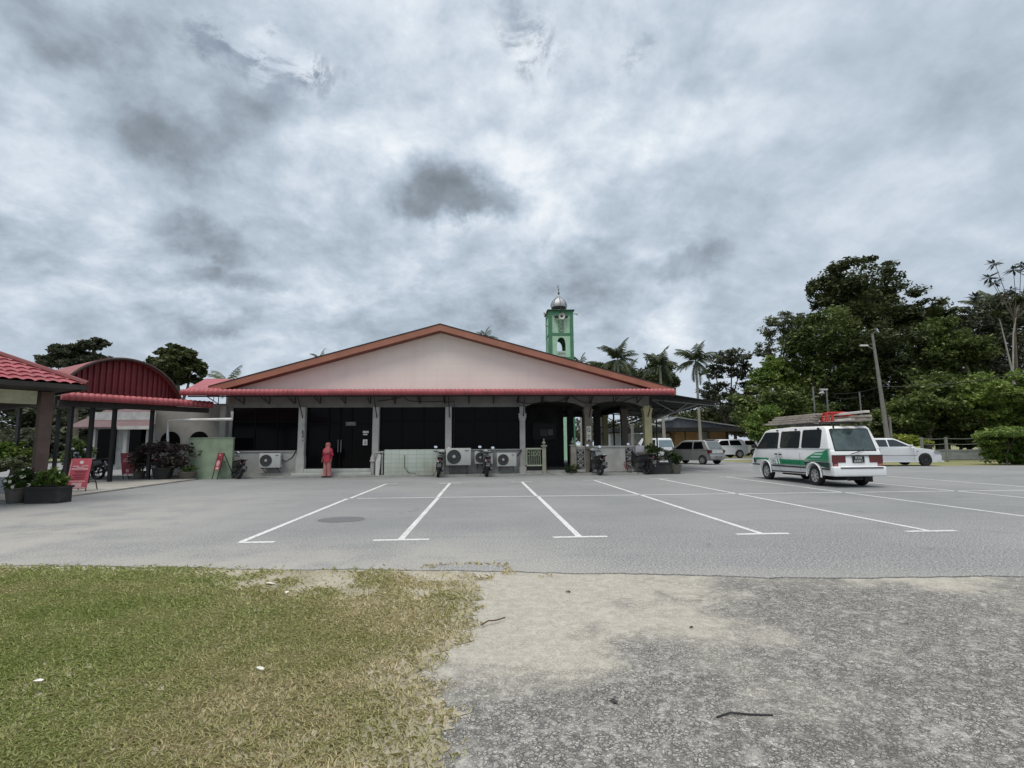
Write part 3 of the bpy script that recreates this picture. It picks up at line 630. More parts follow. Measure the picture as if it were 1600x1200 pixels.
# ---- left side roof of the hall (red)
sr=thing('annex_roof','flat dusty red roof rising behind the left end of the awning','roof',(-13,25,0))
A=[Vector((-13.75,24.9,4.1)),Vector((-12.2,24.9,4.12)),at(372,592.5,30),at(322,591.5,30)]
mb=MB(); vs=A+[q-Vector((0,0,.08)) for q in A]; mb.add(vs,[(0,1,2,3),(7,6,5,4),(0,4,5,1),(1,5,6,2),(2,6,7,3),(3,7,4,0)]); K(mb,'roof_sheet',redt,par=sr,off=(13,-25,0),smooth=False)
mb=MB()
for x,y in ((-13.4,29.5),(-12.6,29.5)): mb.tube([(x,y,0),(x,y,4.9)],.07,8)
mb.tube([(-13.9,29.5,4.95),(-12.3,29.5,4.95)],.06,6); K(mb,'frame',blk,par=sr,off=(13,-25,0))
# ---- minaret
TX,TY=7.6,50.; tw=thing('minaret','green square minaret with arched openings, loudspeakers and a silver ribbed dome','minaret',(TX,TY+1.25,0))
def Tm(mb,name,mt,**k): return K(mb,name,mt,par=tw,off=(-TX,-TY-1.25,0),**k)
gd=mat('dark_green',(.07,.21,.12),.7,var=.12,dirt=.2,dcol=(.03,.11,.06)); gl=mat('pale_green',(.38,.60,.44),.75,var=.08,dirt=.2,dcol=(.2,.36,.24))
w=1.22; zt=14.5
mb=MB()
for sx_ in (-1,1):
    for sy in (-1,1): mb.box((TX+sx_*(w-.17),TY+1.25+sy*(w-.17),zt/2),(.34,.34,zt))
for z,h_ in ((14.28,.42),(12.15,.26),(9.75,.30),(6.5,.3)): 
    for s in (-1,1):
        mb.box((TX,TY+1.25+s*(w-.11),z),(2*w-.68,.2,h_)); mb.box((TX+s*(w-.11),TY+1.25,z),(.2,2*w-.68,h_))
Tm(mb,'frame',gd,smooth=False)
def archpts(hw,z0,zs,zp,n=8):   # pointed arch outline right side
    P=[]
    for t in np.linspace(0,1,n): P.append((hw*math.cos(t*PI/2)**.85,zs+(zp-zs)*math.sin(t*PI/2)**1.0))
    return P
def archpanel(mb,T,hw=.42,W2=.88,z0=9.9,z1=12.02,zs=11.1,zp=11.85,sill=10.5,th=.08):
    R_=archpts(hw,z0,zs,zp)           # from (hw,zs) up to (0,zp)
    for s in (1,-1):
        P=[(0,z1),(s*W2,z1),(s*W2,z0),(s*hw,z0)]+[(s*x,z) for x,z in R_]
        if s<0: P=P[::-1]
        mb.prism(P,'y',-th,0,T)
    mb.prism([(-hw,z0),(hw,z0),(hw,sill),(-hw,sill)],'y',-th+.02,-.02,T)
mb=MB(); mb2=MB()
for k in range(4):
    T=Matrix.Translation((TX,TY+1.25,0))@Matrix.Rotation(k*PI/2,4,'Z')@Matrix.Translation((0,-w+.12,0))
    archpanel(mb,T); mb.prism([(-.88,12.28),(.88,12.28),(.88,14.07),(-.88,14.07)],'y',-.06,0,T)
    mb.prism([(-.88,0),(.88,0),(.88,9.6),(-.88,9.6)],'y',-.06,0,T)
Tm(mb,'wall',gl,smooth=False)
mb=MB()
for k in range(4):
    T=Matrix.Translation((TX,TY+1.25,0))@Matrix.Rotation(k*PI/2,4,'Z')@Matrix.Translation((0,-w+.12,0))
    for s in (-1,1):
        mb.box((s*.47,.12,10.7),(.1,.32,1.7),T)
    rr=archpts(.47,0,11.1,11.9)
    mb.tube([(x,.1,z) for x,z in rr]+[(-x,.1,z) for x,z in rr[::-1]],.07,6,T)
Tm(mb,'arch_reveal',gd,smooth=False)
mb=MB(); mb.b2(TX-w,TX+w,TY+.03,TY+2.47,12.05,12.2); Tm(mb,'floor_slab',gd,smooth=False)
mb=MB(); mb.b2(TX-w-.12,TX+w+.12,TY-.1,TY+2.6,14.5,14.6); Tm(mb,'top_slab',mat('slab_green',(.03,.09,.055),.8),smooth=False)
# carved grey-white grille panel with scroll pattern
mb=MB(); T=Matrix.Translation((TX,TY-.02,0)); mb.m=0
mb.box((0,.05,12.95),(.52,.03,1.15),T); mb.m=1
for k in range(9):
    z=12.45+k*.125; x=.13*math.sin(k*2.3); mb.tube([(x+.10*math.cos(a),.02,z+.07*math.sin(a)) for a in np.linspace(0,5,7)],.022,5,T)
Tm(mb,'grille',[mat('grille_green',(.13,.27,.17),.8),mat('grille_white',(.5,.56,.52),.7)])
mb=MB(); T=Matrix.Translation((TX,TY-.08,0)); mb.box((0,.05,10.2),(.62,.03,.5),T); mb.m=1
for k in range(5): mb.tube([(-.24+.12*k+.06*math.cos(a),.02,10.2+.12*math.sin(a)) for a in np.linspace(0,5,7)],.018,5,T)
Tm(mb,'balustrade',[MM['grille_white'],gd])
# dome
mb=MB(); prof=[(.92,14.6),(.92,14.73),(.72,14.78),(.72,14.95),(.76,15.02),(.82,15.22),(.79,15.46),(.66,15.74),(.46,15.96),(.25,16.12),(.13,16.22),(.11,16.33),(.07,16.4)]
TT=Matrix.Translation((TX,TY+1.25,0)); silver=mat('silver_dome',(.36,.38,.40),.5,metal=.5,var=.05)
mb.lathe(prof[:3],16,TT); Tm(mb,'dome_base',mat('base_white',(.6,.6,.58),.7))
mb=MB(); mb.lathe([(.72,14.9),(.76,15.0),(.79,15.13)],8,TT); mb.m=0; Tm(mb,'dome_band',blk)
mb=MB(); mb.lathe([(.80,15.13)]+prof[5:],8,TT); dm=Tm(mb,'dome',silver,ang=20)
mb=MB()
for k in range(8):
    a=2*PI*k/8; mb.tube([((r+.01)*math.cos(a)+TX,(r+.01)*math.sin(a)+TY+1.25,z) for r,z in prof[5:11]],.025,6)
ob=Tm(mb,'dome_rib',blk)
mb=MB(); mb.lathe([(.05,16.35),(.05,16.5),(.12,16.58),(.12,16.66),(.04,16.74),(.03,16.9),(.09,16.98),(.03,17.06),(.02,17.2)],10,TT)
mb.tube([(TX+.13*math.cos(a),TY+1.25,17.3+.13*math.sin(a)) for a in np.linspace(.9,2*PI-1,12)],.03,6); Tm(mb,'finial',mat('finial_dark',(.12,.13,.12),.4,metal=.5))
horn_p=mat('horn_grey',(.48,.49,.47),.5)
def horn(x,y,z,rz,s=1,nm='loudspeaker'):
    T=Matrix.Translation((x,y,z))@Matrix.Rotation(rz,4,'Z')@Matrix.Rotation(R(90),4,'X')@Matrix.Scale(s,4)
    mb=MB(); mb.lathe([(.06,-.45),(.09,-.30),(.10,-.2),(.16,-.08),(.30,.06),(.31,.08),(.27,.07),(.14,-.05),(.07,-.14),(.0,-.14)],20,T)
    h=Tm(mb,nm,horn_p); mb=MB(); mb.lathe([(0,-.12),(.09,-.11),(.09,-.02),(.0,.0)],14,T); c=Tm(mb,'driver',blk); c.parent=h; return h
horn(TX+.02,TY-.42,13.83,0,1.0); 
mb=MB(); mb.b2(TX-.75,TX+.75,TY-.12,TY-.02,13.85,13.92); mb.b2(TX-.62,TX-.3,TY-.3,TY-.05,13.72,13.92); mb.b2(TX+.3,TX+.62,TY-.3,TY-.05,13.72,13.92); mb.b2(TX-.05,TX+.05,TY-.1,TY-.02,13.9,14.9); Tm(mb,'speaker_bracket',blk,smooth=False)
horn(TX-1.62,TY+.2,14.25,R(-90),.55); horn(TX+1.62,TY+.2,14.25,R(90),.55)
mb=MB(); mb.tube([(TX-1.5,TY+.2,14.22),(TX+1.5,TY+.2,14.22)],.03,6); Tm(mb,'speaker_arm',blk)
horn(TX-1.35,TY+.9,13.2,R(-90),.8)
# ================================================================ LEFT SIDE: pavilion, arched hall, canopy
e_=Vector((.60,.80,0)); n_=Vector((-.80,.60,0))
# --- near pavilion with hipped tile roof
TIP=Vector((-10.62,14.6,3.1))
pv=thing('pavilion','red tiled hip roof pavilion with brown posts at the left edge','pavilion',(-12.0,15.4,0))
def Kp(mb,name,mt,**k): return K(mb,name,mt,par=pv,off=(12.0,-15.4,0),**k)
def tiles(name,c0,c1,t1,t0,mt,fn,cols_=.24,rows=.34,dep=.05):
    """tile-ribbed roof plane c0,c1 = eave ends, t0,t1 = top ends"""
    c0,c1,t0,t1=map(Vector,(c0,c1,t0,t1)); nu=max(6,int((c1-c0).length/.045)); L=((t0-c0).length+(t1-c1).length)/2; nr=max(1,round(L/rows)); nrm=(c1-c0).cross(t0-c0).normalized()
    if nrm.z<0: nrm=-nrm
    vs=[];fs=[]
    for r in range(nr):
        for s in (0,1):
            v=(r+s)/nr; lift=(.035 if s==0 else 0)
            for i in range(nu+1):
                u=i/nu; p=c0.lerp(c1,u).lerp(t0.lerp(t1,u),v); w=(p-c0).dot((c1-c0).normalized())
                vs.append(p+nrm*(abs(math.sin(PI*w/cols_))**.8*dep+lift))
    row=nu+1
    for r in range(2*nr-1):
        for i in range(nu): fs.append((r*row+i,r*row+i+1,(r+1)*row+i+1,(r+1)*row+i))
    mb=MB().add(vs,fs); return fn(mb,name,mt,ang=50)
E0=TIP-e_*9; hipd=(-e_+n_); AP=TIP+hipd*2.6+Vector((0,0,1.32)); APb=E0+(e_+n_)*2.6+Vector((0,0,1.32))
E1=TIP+n_*8.4
redp=mat('pavilion_tile',(.29,.055,.07),.5,var=.2,dirt=.5,dcol=(.13,.035,.05))
tiles('roof',E0,TIP,AP,APb,redp,Kp); 
BK=E0+n_*8.4
tiles('roof',TIP,E1,AP,AP+Vector((.01,0,0)),redp,Kp); tiles('roof',E1,BK,APb,AP,redp,Kp)
mb=MB(); mb.tube([TIP+Vector((0,0,.05)),AP+Vector((0,0,.06)),APb+Vector((0,0,.06))],.085,8); Kp(mb,'ridge_cap',redd)
# upper dark tier
mb=MB(); q=AP+Vector((-.3,-.1,.0)); mb.tube([AP+hipd*-.9+Vector((0,0,-.32)),AP+hipd*.2+Vector((0,0,.45))],.09,8); Kp(mb,'ridge_cap',redd)
def beam(a,b_,w,h_): 
    mb=MB(); a=Vector(a); b_=Vector(b_); d=(b_-a); L=d.length; ang=math.atan2(d.y,d.x); c=(a+b_)/2
    mb.box(c,(L,w,h_),rz=ang); return mb
ins=.45
F0=TIP-e_*ins+n_*ins-Vector((0,0,.13)); 
Kp(beam(E0-Vector((0,0,.05)),TIP-Vector((0,0,.05)),.05,.12),'fascia',under,smooth=False)
Kp(beam(TIP-Vector((0,0,.05)),E1-Vector((0,0,.05)),.05,.12),'fascia',under,smooth=False)
P1=Vector((-12.2,15.3,0))
Kp(beam(P1-e_*8+Vector((0,0,2.83)),P1+Vector((0,0,2.83))-e_*.22,.2,.36),'beam',mat('beam_cream',(.50,.50,.36),.7,dirt=.3),smooth=False)
Kp(beam(P1+n_*.2+Vector((0,0,2.85)),P1+n_*7.4+Vector((0,0,2.85)),.2,.34),'beam',under,smooth=False)
brownp=mat('post_brown',(.115,.075,.065),.7,var=.2,dirt=.4,dcol=(.05,.04,.035))
for p_ in (P1,P1-e_*4.2,P1+n_*7.6,P1-e_*4.2+n_*7.6):
    mb=MB(); mb.box((p_.x,p_.y,1.5),(.28,.28,3.0),rz=math.atan2(e_.y,e_.x)); Kp(mb,'post',brownp,smooth=False)
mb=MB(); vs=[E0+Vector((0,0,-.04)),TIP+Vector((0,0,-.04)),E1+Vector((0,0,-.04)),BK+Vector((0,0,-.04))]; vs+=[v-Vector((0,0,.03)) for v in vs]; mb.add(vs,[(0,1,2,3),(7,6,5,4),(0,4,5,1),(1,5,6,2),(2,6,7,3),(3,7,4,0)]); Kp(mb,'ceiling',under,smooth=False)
# --- arched barrel roof behind
ba=thing('barrel_hall','open shelter with a curved barrel roof and a dark red corrugated arch end','shelter',(-14,24,0))
def Kb(mb,name,mt,**k): return K(mb,name,mt,par=ba,off=(14,-24,0),**k)
A0=at(86,612,21.6); A1=at(277,614,25.2); A1.z=A0.z
ch=(A1-A0); cl=ch.length; cd=ch.normalized(); bn_=Vector((-cd.y,cd.x,0)); rise=1.55
def arcp(t): # circular arc
    Rr=(cl*cl/4+rise*rise)/(2*rise); th=math.asin(cl/2/Rr); a=-th+2*th*t; return A0+cd*(cl/2+Rr*math.sin(a))+Vector((0,0,Rr*math.cos(a)-(Rr-rise)))
vs=[];fs=[];n=150
for i in range(n+1):
    p_=arcp(i/n); off=bn_*(.04*(1 if (i//3)%2 else -1))
    vs+= [A0+cd*((p_-A0).dot(cd))+off,p_+off-Vector((0,0,.02))]
for i in range(n): fs.append((i*2,i*2+2,i*2+3,i*2+1))
mb=MB().add(vs,fs); Kb(mb,'arch_end',redd,smooth=False)
vs=[];fs=[];n=60
for i in range(n+1):
    p_=arcp(i/n); c_=(A0+A1)/2+Vector((0,0,-1.5)); d_=(p_-c_).normalized()
    vs+=[p_-bn_*.35,p_-bn_*.35+d_*.07,p_+bn_*7+d_*.07,p_+bn_*7]
for i in range(n):
    a=i*4
    for k in range(4): fs.append((a+k,a+(k+1)%4,a+4+(k+1)%4,a+4+k))
fs+=[(0,1,2,3),(n*4+3,n*4+2,n*4+1,n*4)]
mb=MB().add(vs,fs); Kb(mb,'barrel_roof',mat('barrel_sheet',(.26,.07,.07),.5,var=.2,dirt=.4),ang=50)
mb=MB(); mb.tube([arcp(i/40)-bn_*.38 for i in range(41)],.05,6); Kb(mb,'arch_rim',under)
# red canopy edge in front
C0=A0-bn_*1.1-cd*.1; C0.z=3.42; C1=A1-bn_*.9+cd*1.15; C1.z=3.42
bullnose('canopy_edge',C0,C1,.14,redt,None); o=bpy.data.objects['canopy_edge']; o.data.transform(Matrix.Translation((14,-24,0))); o.parent=ba
mb=MB(); vs=[C0+Vector((0,0,.1)),C1+Vector((0,0,.1)),A1+Vector((0,0,.0)),A0+Vector((0,0,.0))]; vs=[v+Vector((0,0,0)) for v in vs]; vs+=[v-Vector((0,0,.05)) for v in vs]
mb.add(vs,[(0,1,2,3),(7,6,5,4),(0,4,5,1),(1,5,6,2),(2,6,7,3),(3,7,4,0)]); Kb(mb,'canopy_sheet',redt,smooth=False)
Kb(beam(C0+bn_*.3-Vector((0,0,.25)),C1+bn_*.3-Vector((0,0,.25)),.12,.22),'beam',under,smooth=False)
Kb(beam(A0+Vector((0,0,-.35)),A1+Vector((0,0,-.35)),.12,.3),'beam',under,smooth=False)
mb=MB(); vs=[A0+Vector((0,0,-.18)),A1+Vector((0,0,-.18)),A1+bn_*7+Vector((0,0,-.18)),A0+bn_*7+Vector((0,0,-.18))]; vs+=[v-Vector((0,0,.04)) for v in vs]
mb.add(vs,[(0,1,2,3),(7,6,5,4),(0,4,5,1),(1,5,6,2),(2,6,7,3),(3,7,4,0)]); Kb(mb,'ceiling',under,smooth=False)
for px,Y in ((111,21.6),(144,22.1),(179,22.9),(238,24.2),(30,25),(92,27)):
    g_=at(px,650,Y); mb=MB(); mb.box((g_.x,g_.y,1.66),(.13,.13,3.32)); Kb(mb,'post',blk,smooth=False)
# --- annex wall with two arched openings
aw=thing('annex_wall','grey rendered annex wall with two small black arched openings','wall',(-13.6,27,0))
def Kw(mb,name,mt,**k): return K(mb,name,mt,par=aw,off=(13.6,-27,0),**k)
x0=at(240,690,27).x; x1=at(352,690,27).x
mb=MB(); mb.b2(x0,x1+.6,27,27.2,0,3.6); Kw(mb,'wall',greyw,smooth=False)
mb=MB(); a_=at(352,600,26.1).x; mb.b2(a_-.12,a_+.14,26.0,26.25,0,3.4); Kw(mb,'column',greyw,smooth=False)
for px in (266,311):
    c_=at(px,690,26.99); r_=.47; mb=MB(); mb.prism([(c_.x-r_,1.2)]+[(c_.x-r_*math.cos(a),1.75+r_*math.sin(a)) for a in np.linspace(0,PI,12)]+[(c_.x+r_,1.2)],'y',26.97,26.995); Kw(mb,'opening',mat('opening_shade',(.006,.006,.006),.9,spec=.05),smooth=False)  # flat black panels on the wall face paint the shade inside the openings
gw=thing('green_wall','low pale green rendered wall left of the hall','wall',(-12.8,25.0,0))
x0=at(292,745,25.0).x; x1=at(362,745,25.0).x
mb=MB(); mb.b2(x0,x1,24.95,25.1,0,1.84); mb.b2(x0-.02,x1+.02,24.93,25.12,1.84,1.88); K(mb,'panel',mat('wall_green',(.25,.32,.225),.8,var=.12,dirt=.45,dcol=(.12,.15,.11)),par=gw,off=(12.8,-25,0),smooth=False)
mb=MB(); mb.tube([at(262,697,24.6),at(262,656.5,24.6),at(363,655,24.6),at(363,643,24.6)],.065,8); 
o=mb.build('downpipe',mat('pvc_white',(.60,.60,.58),.4)); tag(o,'white plastic rainwater pipe running below the left canopy','pipe')
# --- house behind the shelter
rh=thing('rear_house','pale house with a purple brown roof seen under the left shelter','house',(-26,38,0))
def Kr(mb,name,mt,**k): return K(mb,name,mt,par=rh,off=(26,-38,0),**k)
a=at(140,700,38); b_=at(256,700,38)
mb=MB(); mb.b2(a.x,b_.x,38,38.2,0,3.9); mb.b2(a.x,a.x+.2,38.2,46,0,3.9); Kr(mb,'wall',mat('house_wall',(.42,.43,.42),.8,dirt=.4),smooth=False)
z0=at(150,667,36.6).z
mb=MB(); u0=at(103,667,36.6).x; u1=at(234,667,36.6).x
mb.add([(u0,36.6,z0),(u1,36.6,z0),(u1,40.5,z0+1.5),(u0,40.5,z0+1.5),(u0,36.6,z0-.08),(u1,36.6,z0-.08),(u1,40.5,z0+1.42),(u0,40.5,z0+1.42)],[(0,1,2,3),(7,6,5,4),(0,4,5,1),(1,5,6,2),(2,6,7,3),(3,7,4,0)]); Kr(mb,'roof',mat('roof_purple',(.12,.07,.075),.6,dirt=.3),smooth=False)
mb=MB(); mb.b2(at(184,667,36.5).x,u1+.1,36.45,36.58,z0-.18,z0+.04); Kr(mb,'fascia',whitew,smooth=False)
for px in (146,196,231):
    g_=at(px,700,37.0); mb=MB(); mb.b2(g_.x-.12,g_.x+.12,36.9,37.14,0,z0); Kr(mb,'column',greyw,smooth=False)
for px in (165,215):
    g_=at(px,700,37.9); mb=MB(); mb.b2(g_.x-.62,g_.x+.62,37.93,37.99,.3,2.7); Kr(mb,'door',dglass,smooth=False)
# pale low walls far left
lw=MB(); q0=at(-60,757,17.5); q1=at(50,757,17.8); lw.b2(q0.x,q1.x,17.6,17.85,0,.55); o=lw.build('low_white_wall',mat('wall_white_low',(.5,.52,.55),.7,dirt=.3),smooth=False); tag(o,'low white wall behind the brown post at the left edge','wall')
kb=MB(); q0=at(118,752,25.5); q1=at(300,746,25.5); kb.b2(q0.x,q1.x,25.4,25.6,0,.16); struct(kb.build('kerb',conc,smooth=False))
# ================================================================ PROPS
def ac(name,label,x,y,z,s=1,dark=True,legs=False):
    t=thing(name,label,'air conditioner',(x,y,z),0,'air conditioner units along the front wall'); t.scale=(s,s,s)
    ivory=mat('ac_casing',(.44,.45,.43),.5,var=.05,dirt=.4,dcol=(.35,.35,.31)); 
    mb=MB(); mb.box((0,0,.33),(.96,.34,.66)); bevel(mb.build('casing',ivory,t),.015,2)
    mb=MB(); T=Matrix.Translation((-.17,-.172,.33))@Matrix.Rotation(R(90),4,'X'); mb.lathe([(.0,.0),(.25,.0),(.27,.012)],32,T); mb.build('fan_opening',mat('fan_dark',(.035,.038,.04) if dark else (.09,.09,.09),.6),t)
    mb=MB()
    for k in range(1,6): mb.tube([(-.17+k*.045*math.cos(a),-.19,.33+k*.045*math.sin(a)) for a in np.linspace(0,2*PI,25)],.003,4,cap=False)
    for k in range(8): a=k*PI/4; mb.tube([(-.17,-.19,.33),(-.17+.25*math.cos(a),-.19,.33+.25*math.sin(a))],.0035,4)
    mb.build('grille',mat('grille_wire',(.12,.125,.13),.5),t)
    mb=MB(); mb.lathe([(.0,.03),(.055,.028),(.065,.0)],20,Matrix.Translation((-.17,-.186,.33))@Matrix.Rotation(R(90),4,'X')); mb.build('fan_hub',mat('hub_grey',(.4,.4,.4),.5) if (legs or s>.9) else MATS['fan_dark'],t)
    mb=MB(); mb.box((.32,-.175,.56),(.14,.01,.025)); mb.build('badge',mat('badge_dark',(.05,.05,.06),.5),t)
    mb=MB(); mb.box((.29,-.172,.33),(.004,.006,.6)); mb.box((.49,0,.35),(.02,.2,.4)); mb.build('side_cover',mat('cover_grey',(.25,.25,.25),.5),t)
    mb=MB()
    for sx_ in (-1,1):
        mb.box((sx_*.33,.05,-.02),(.04,.5,.035))
        if legs: mb.box((sx_*.33,-.12,-.2),(.035,.035,.36))
        else: mb.tube([(sx_*.33,-.15,-.03),(sx_*.33,.28,-.25)],.014,5)
    mb.box((0,.2,-.02),(.7,.03,.034))
    mb.build('bracket',blk,t); return t
ac('air_conditioner','ivory outdoor unit on the wall left of the shop door',-10.0,25.6,.46,1.02)
ac('air_conditioner','largest outdoor unit with a grey fan, standing on dark legs',-1.18,25.45,.50,1.23,False,True)
ac('air_conditioner','outdoor unit half hidden behind the motorcycle under the third window',.02,25.72,.55,.92,False)
ac('air_conditioner','right hand outdoor unit below the third window near the railing',1.12,25.62,.42,.98)
o=MB().tube(cable([(-9.5,25.6,.85),(-9.2,25.7,.85),(-8.9,25.7,1.25)],.1),.03,6).build('hose',blk); tag(o,'black hose from the left outdoor unit up to the column','hose')
o=MB().tube(cable([(1.6,25.6,.9),(1.72,25.72,1.0),(1.85,25.72,1.22)],.02),.03,6).build('hose',blk); tag(o,'black hose from the right hand outdoor unit beside the column','hose')
# small pale green railing with post
rl=thing('railing','small pale green railing with a finial post left of the open bay','railing',(2.5,25.6,0))
grn=mat('railing_green',(.34,.38,.28),.6,dirt=.5,dcol=(.2,.2,.13))
def Kl(mb,name,mt,**k): return K(mb,name,mt,par=rl,off=(-2.5,-25.6,0),**k)
mb=MB(); mb.b2(2.05,2.85,25.58,25.64,1.22,1.29); mb.b2(2.05,2.85,25.58,25.64,.42,.48); mb.b2(2.05,2.10,25.58,25.64,.42,1.22); Kl(mb,'rail',grn,smooth=False)
for k in range(7): mb=MB(); mb.b2(2.14+k*.1,2.165+k*.1,25.595,25.625,.48,1.22); Kl(mb,'baluster',grn,smooth=False)
mb=MB()
for k in range(4): mb.tube([(2.2+.16*k+.06*math.cos(a),25.57,1.0+.1*math.sin(a)) for a in np.linspace(0,2*PI,9)],.012,5)
Kl(mb,'scroll',grn)
mb=MB(); mb.b2(2.85,3.03,25.5,25.68,0,1.36); mb.b2(2.8,3.08,25.45,25.73,1.36,1.42); mb.lathe([(.05,0),(.05,.04),(.10,.09),(.05,.18),(.025,.2),(.04,.25),(0,.34)],12,Matrix.Translation((2.94,25.59,1.42))); Kl(mb,'newel_post',MM['pier_beige'])
mb=MB(); mb.b2(2.1,2.8,25.7,25.9,.1,.5); Kl(mb,'trough',blk,smooth=False)
# --- A-frame signs
red_s=mat('sign_red',(.50,.10,.13),.5,var=.1); pink=mat('sign_pink',(.66,.40,.42),.5); redk=mat('sign_maroon',(.24,.03,.05),.5); pale=mat('sign_pale',(.72,.62,.62),.5)
def sign(label,x,y,rz,lean,board,rows,bmat,tall=1.0,back=False,group='red folding signs'):
    t=thing('standing_sign',label,'sign',(x,y,0),rz,group)
    w,z0,z1=board; T=Matrix.Rotation(-lean,4,'X')
    mb=MB(); mb.b2(-w/2,w/2,-.02,.0,z0,z1,T); bd=mb.build('board',bmat,t,smooth=False)
    mb=MB()
    for sx_ in (-1,1): mb.tube([T@Vector((sx_*(w/2-.02),.015,0)),T@Vector((sx_*(w/2-.02),.015,z1))],.018,6)
    mb.build('frame',blk,t)
    mb=MB(); yy=math.sin(lean)*z1; top=(T@Vector((0,0,z1)))
    for sx_ in (-1,1): mb.tube([(sx_*(w/2-.02),top.y,top.z),(sx_*(w/2-.02),top.y+.55,0)],.018,6)
    for f_ in (.35,.7): mb.tube([(-(w/2-.02),top.y+.55*f_,top.z*(1-f_)),((w/2-.02),top.y+.55*f_,top.z*(1-f_))],.014,6)
    mb.build('rear_leg',blk,t)
    for (nm,mt_,lst) in rows:
        mb=MB()
        for s in lst:
            if s[0]=='c': mb.prism([(s[1]+s[3]*math.cos(a),s[2]+s[3]*math.sin(a)) for a in np.linspace(0,2*PI,16,endpoint=False)],'y',-.026,-.021,T)
            else: mb.b2(s[1]-s[3]/2,s[1]+s[3]/2,-.025,-.021,s[2]-s[4]/2,s[2]+s[4]/2,T)
        mb.build(nm,mt_,t,smooth=False)
    return t
def rowsf(w,zc,s=1):
    r=random.Random(int(zc*97)); 
    return r
sign('bright pink red folding sign standing beside the planter at the left',-13.15,17.95,R(12),R(14),(.58,.14,1.13),[('emblem',pale,[('c',.02,1.0,.055)]),
    ('lettering',pink,[('r',-.12,.87,.18,.035),('r',.13,.88,.2,.03),('r',.0,.78,.46,.05),('r',.02,.83,.2,.03),('r',.0,.38,.42,.03),('r',.0,.26,.28,.14),('r',0,.17,.5,.03),('r',-.26,.6,.02,.9)]),
    ('dark_lettering',redk,[('r',.05,.70,.34,.025),('r',.06,.65,.30,.02),('r',.02,.58,.34,.03),('r',.05,.51,.3,.03),('r',-.02,.45,.4,.03)])],red_s)
redm=mat('sign_dull_red',(.26,.045,.06),.5,var=.1)
sign('dull red folding sign leaning left of the bare purple shrub',-16.0,25.0,R(-8),R(-10),(.66,.24,1.22),[('lettering',pink,[('r',.05,1.08,.15,.05),('r',0,.95,.4,.03),('r',0,.86,.44,.04),('r',-.05,.42,.14,.14),('r',0,.28,.4,.04)]),('dark_lettering',redk,[('r',0,.70,.4,.05),('r',0,.6,.35,.04)])],redm)
sg=sign('small red sign on a black ladder easel in front of the green wall',-12.05,24.55,R(-38),R(12),(.50,.42,1.2),[('emblem',pink,[('c',0,.72,.14),('r',.03,.5,.26,.12),('c',0,1.1,.05)]),('dark_lettering',redk,[('r',0,.95,.36,.04),('r',0,.88,.3,.03)])],redm)
# --- pots and plants
def leafplant(name,label,cat,x,y,blobs,n,size,mt,pot=None,stems=6,group=None,asp=.5,flowers=None,z0=None,tight=.22):
    t=thing(name,label,cat,(x,y,0),0,group)
    zb=0
    if pot:
        kind,pr,ph,pm=pot; mb=MB()
        if kind=='round': mb.lathe([(pr*.68,0),(pr*.75,.02),(pr,ph*.9),(pr*1.08,ph*.92),(pr*1.08,ph),(pr*.95,ph),(pr*.9,ph*.85),(0,ph*.85)],24)
        else: mb.b2(-pr,pr,-.24,.24,0,ph); mb.b2(-pr-.03,pr+.03,-.27,.27,ph-.06,ph)
        mb.build('pot',pm,t); zb=ph*.85
    mb=MB(); r=random.Random(n)
    for b_ in blobs:
        for k in range(stems):
            c=Vector(b_[0]); rr=b_[1] if hasattr(b_[1],'__len__') else (b_[1],)*3
            e=c+Vector((r.uniform(-.7,.7)*rr[0],r.uniform(-.7,.7)*rr[1],r.uniform(-.3,.8)*rr[2])); s=Vector((r.uniform(-.08,.08),r.uniform(-.08,.08),zb))
            mb.tube([s,s.lerp(e,.5)+Vector((0,0,.06)),e],[.016,.012,.005],5)
    mb.build('stems',mat('stem_brown',(.09,.065,.045),.8),t)
    P=cloudpts(blobs,n,seed=n,tight=tight); V,Fq=leafgeo(P,size,asp); npmesh('foliage',V,Fq,mt,t)
    if flowers:
        fm,fn_,fs_=flowers; P=cloudpts([(b_[0],tuple(1.12*k for k in (b_[1] if hasattr(b_[1],'__len__') else (b_[1],)*3))) for b_ in blobs],fn_,sub=40,tight=.03,shell=.95,seed=n+1); mb=MB()
        for p_ in P: mb.lathe([(0,-.01),(fs_,.0),(fs_*.8,fs_*.5),(0,fs_*.3)],7,Matrix.Translation(p_)@Matrix.Rotation(r.uniform(0,2),4,'X')@Matrix.Rotation(r.uniform(0,6),4,'Z'))
        mb.build('flowers',fm,t)['kind']='stuff'
    return t
lf_dark=leafmat('leaf_dark',(.018,.035,.012),(.05,.085,.025),(.09,.12,.04),2.0)
lf_mid=leafmat('leaf_mid',(.03,.06,.015),(.09,.14,.035),(.16,.2,.06),1.2)
lf_bright=leafmat('leaf_bright',(.06,.12,.02),(.17,.24,.05),(.30,.34,.09),1.0)
lf_yel=leafmat('leaf_yellow',(.10,.15,.02),(.30,.34,.06),(.42,.42,.10),1.0)
lf_purple=leafmat('leaf_purple',(.03,.022,.025),(.07,.055,.055),(.10,.12,.06),2.0)
potb=mat('pot_black',(.02,.02,.02),.55,dirt=.3); pott=mat('pot_grey',(.12,.11,.095),.8,dirt=.5)
leafplant('potted_plant','white flowering plant in a pot at the foot of the brown post','potted plant',-12.5,15.0,[((0,0,.52),(.28,.26,.22)),((.12,.1,.72),(.2,.2,.18))],1500,.10,lf_mid,('round',.24,.40,pott),flowers=(mat('flower_white',(.75,.72,.6),.6),42,.04))
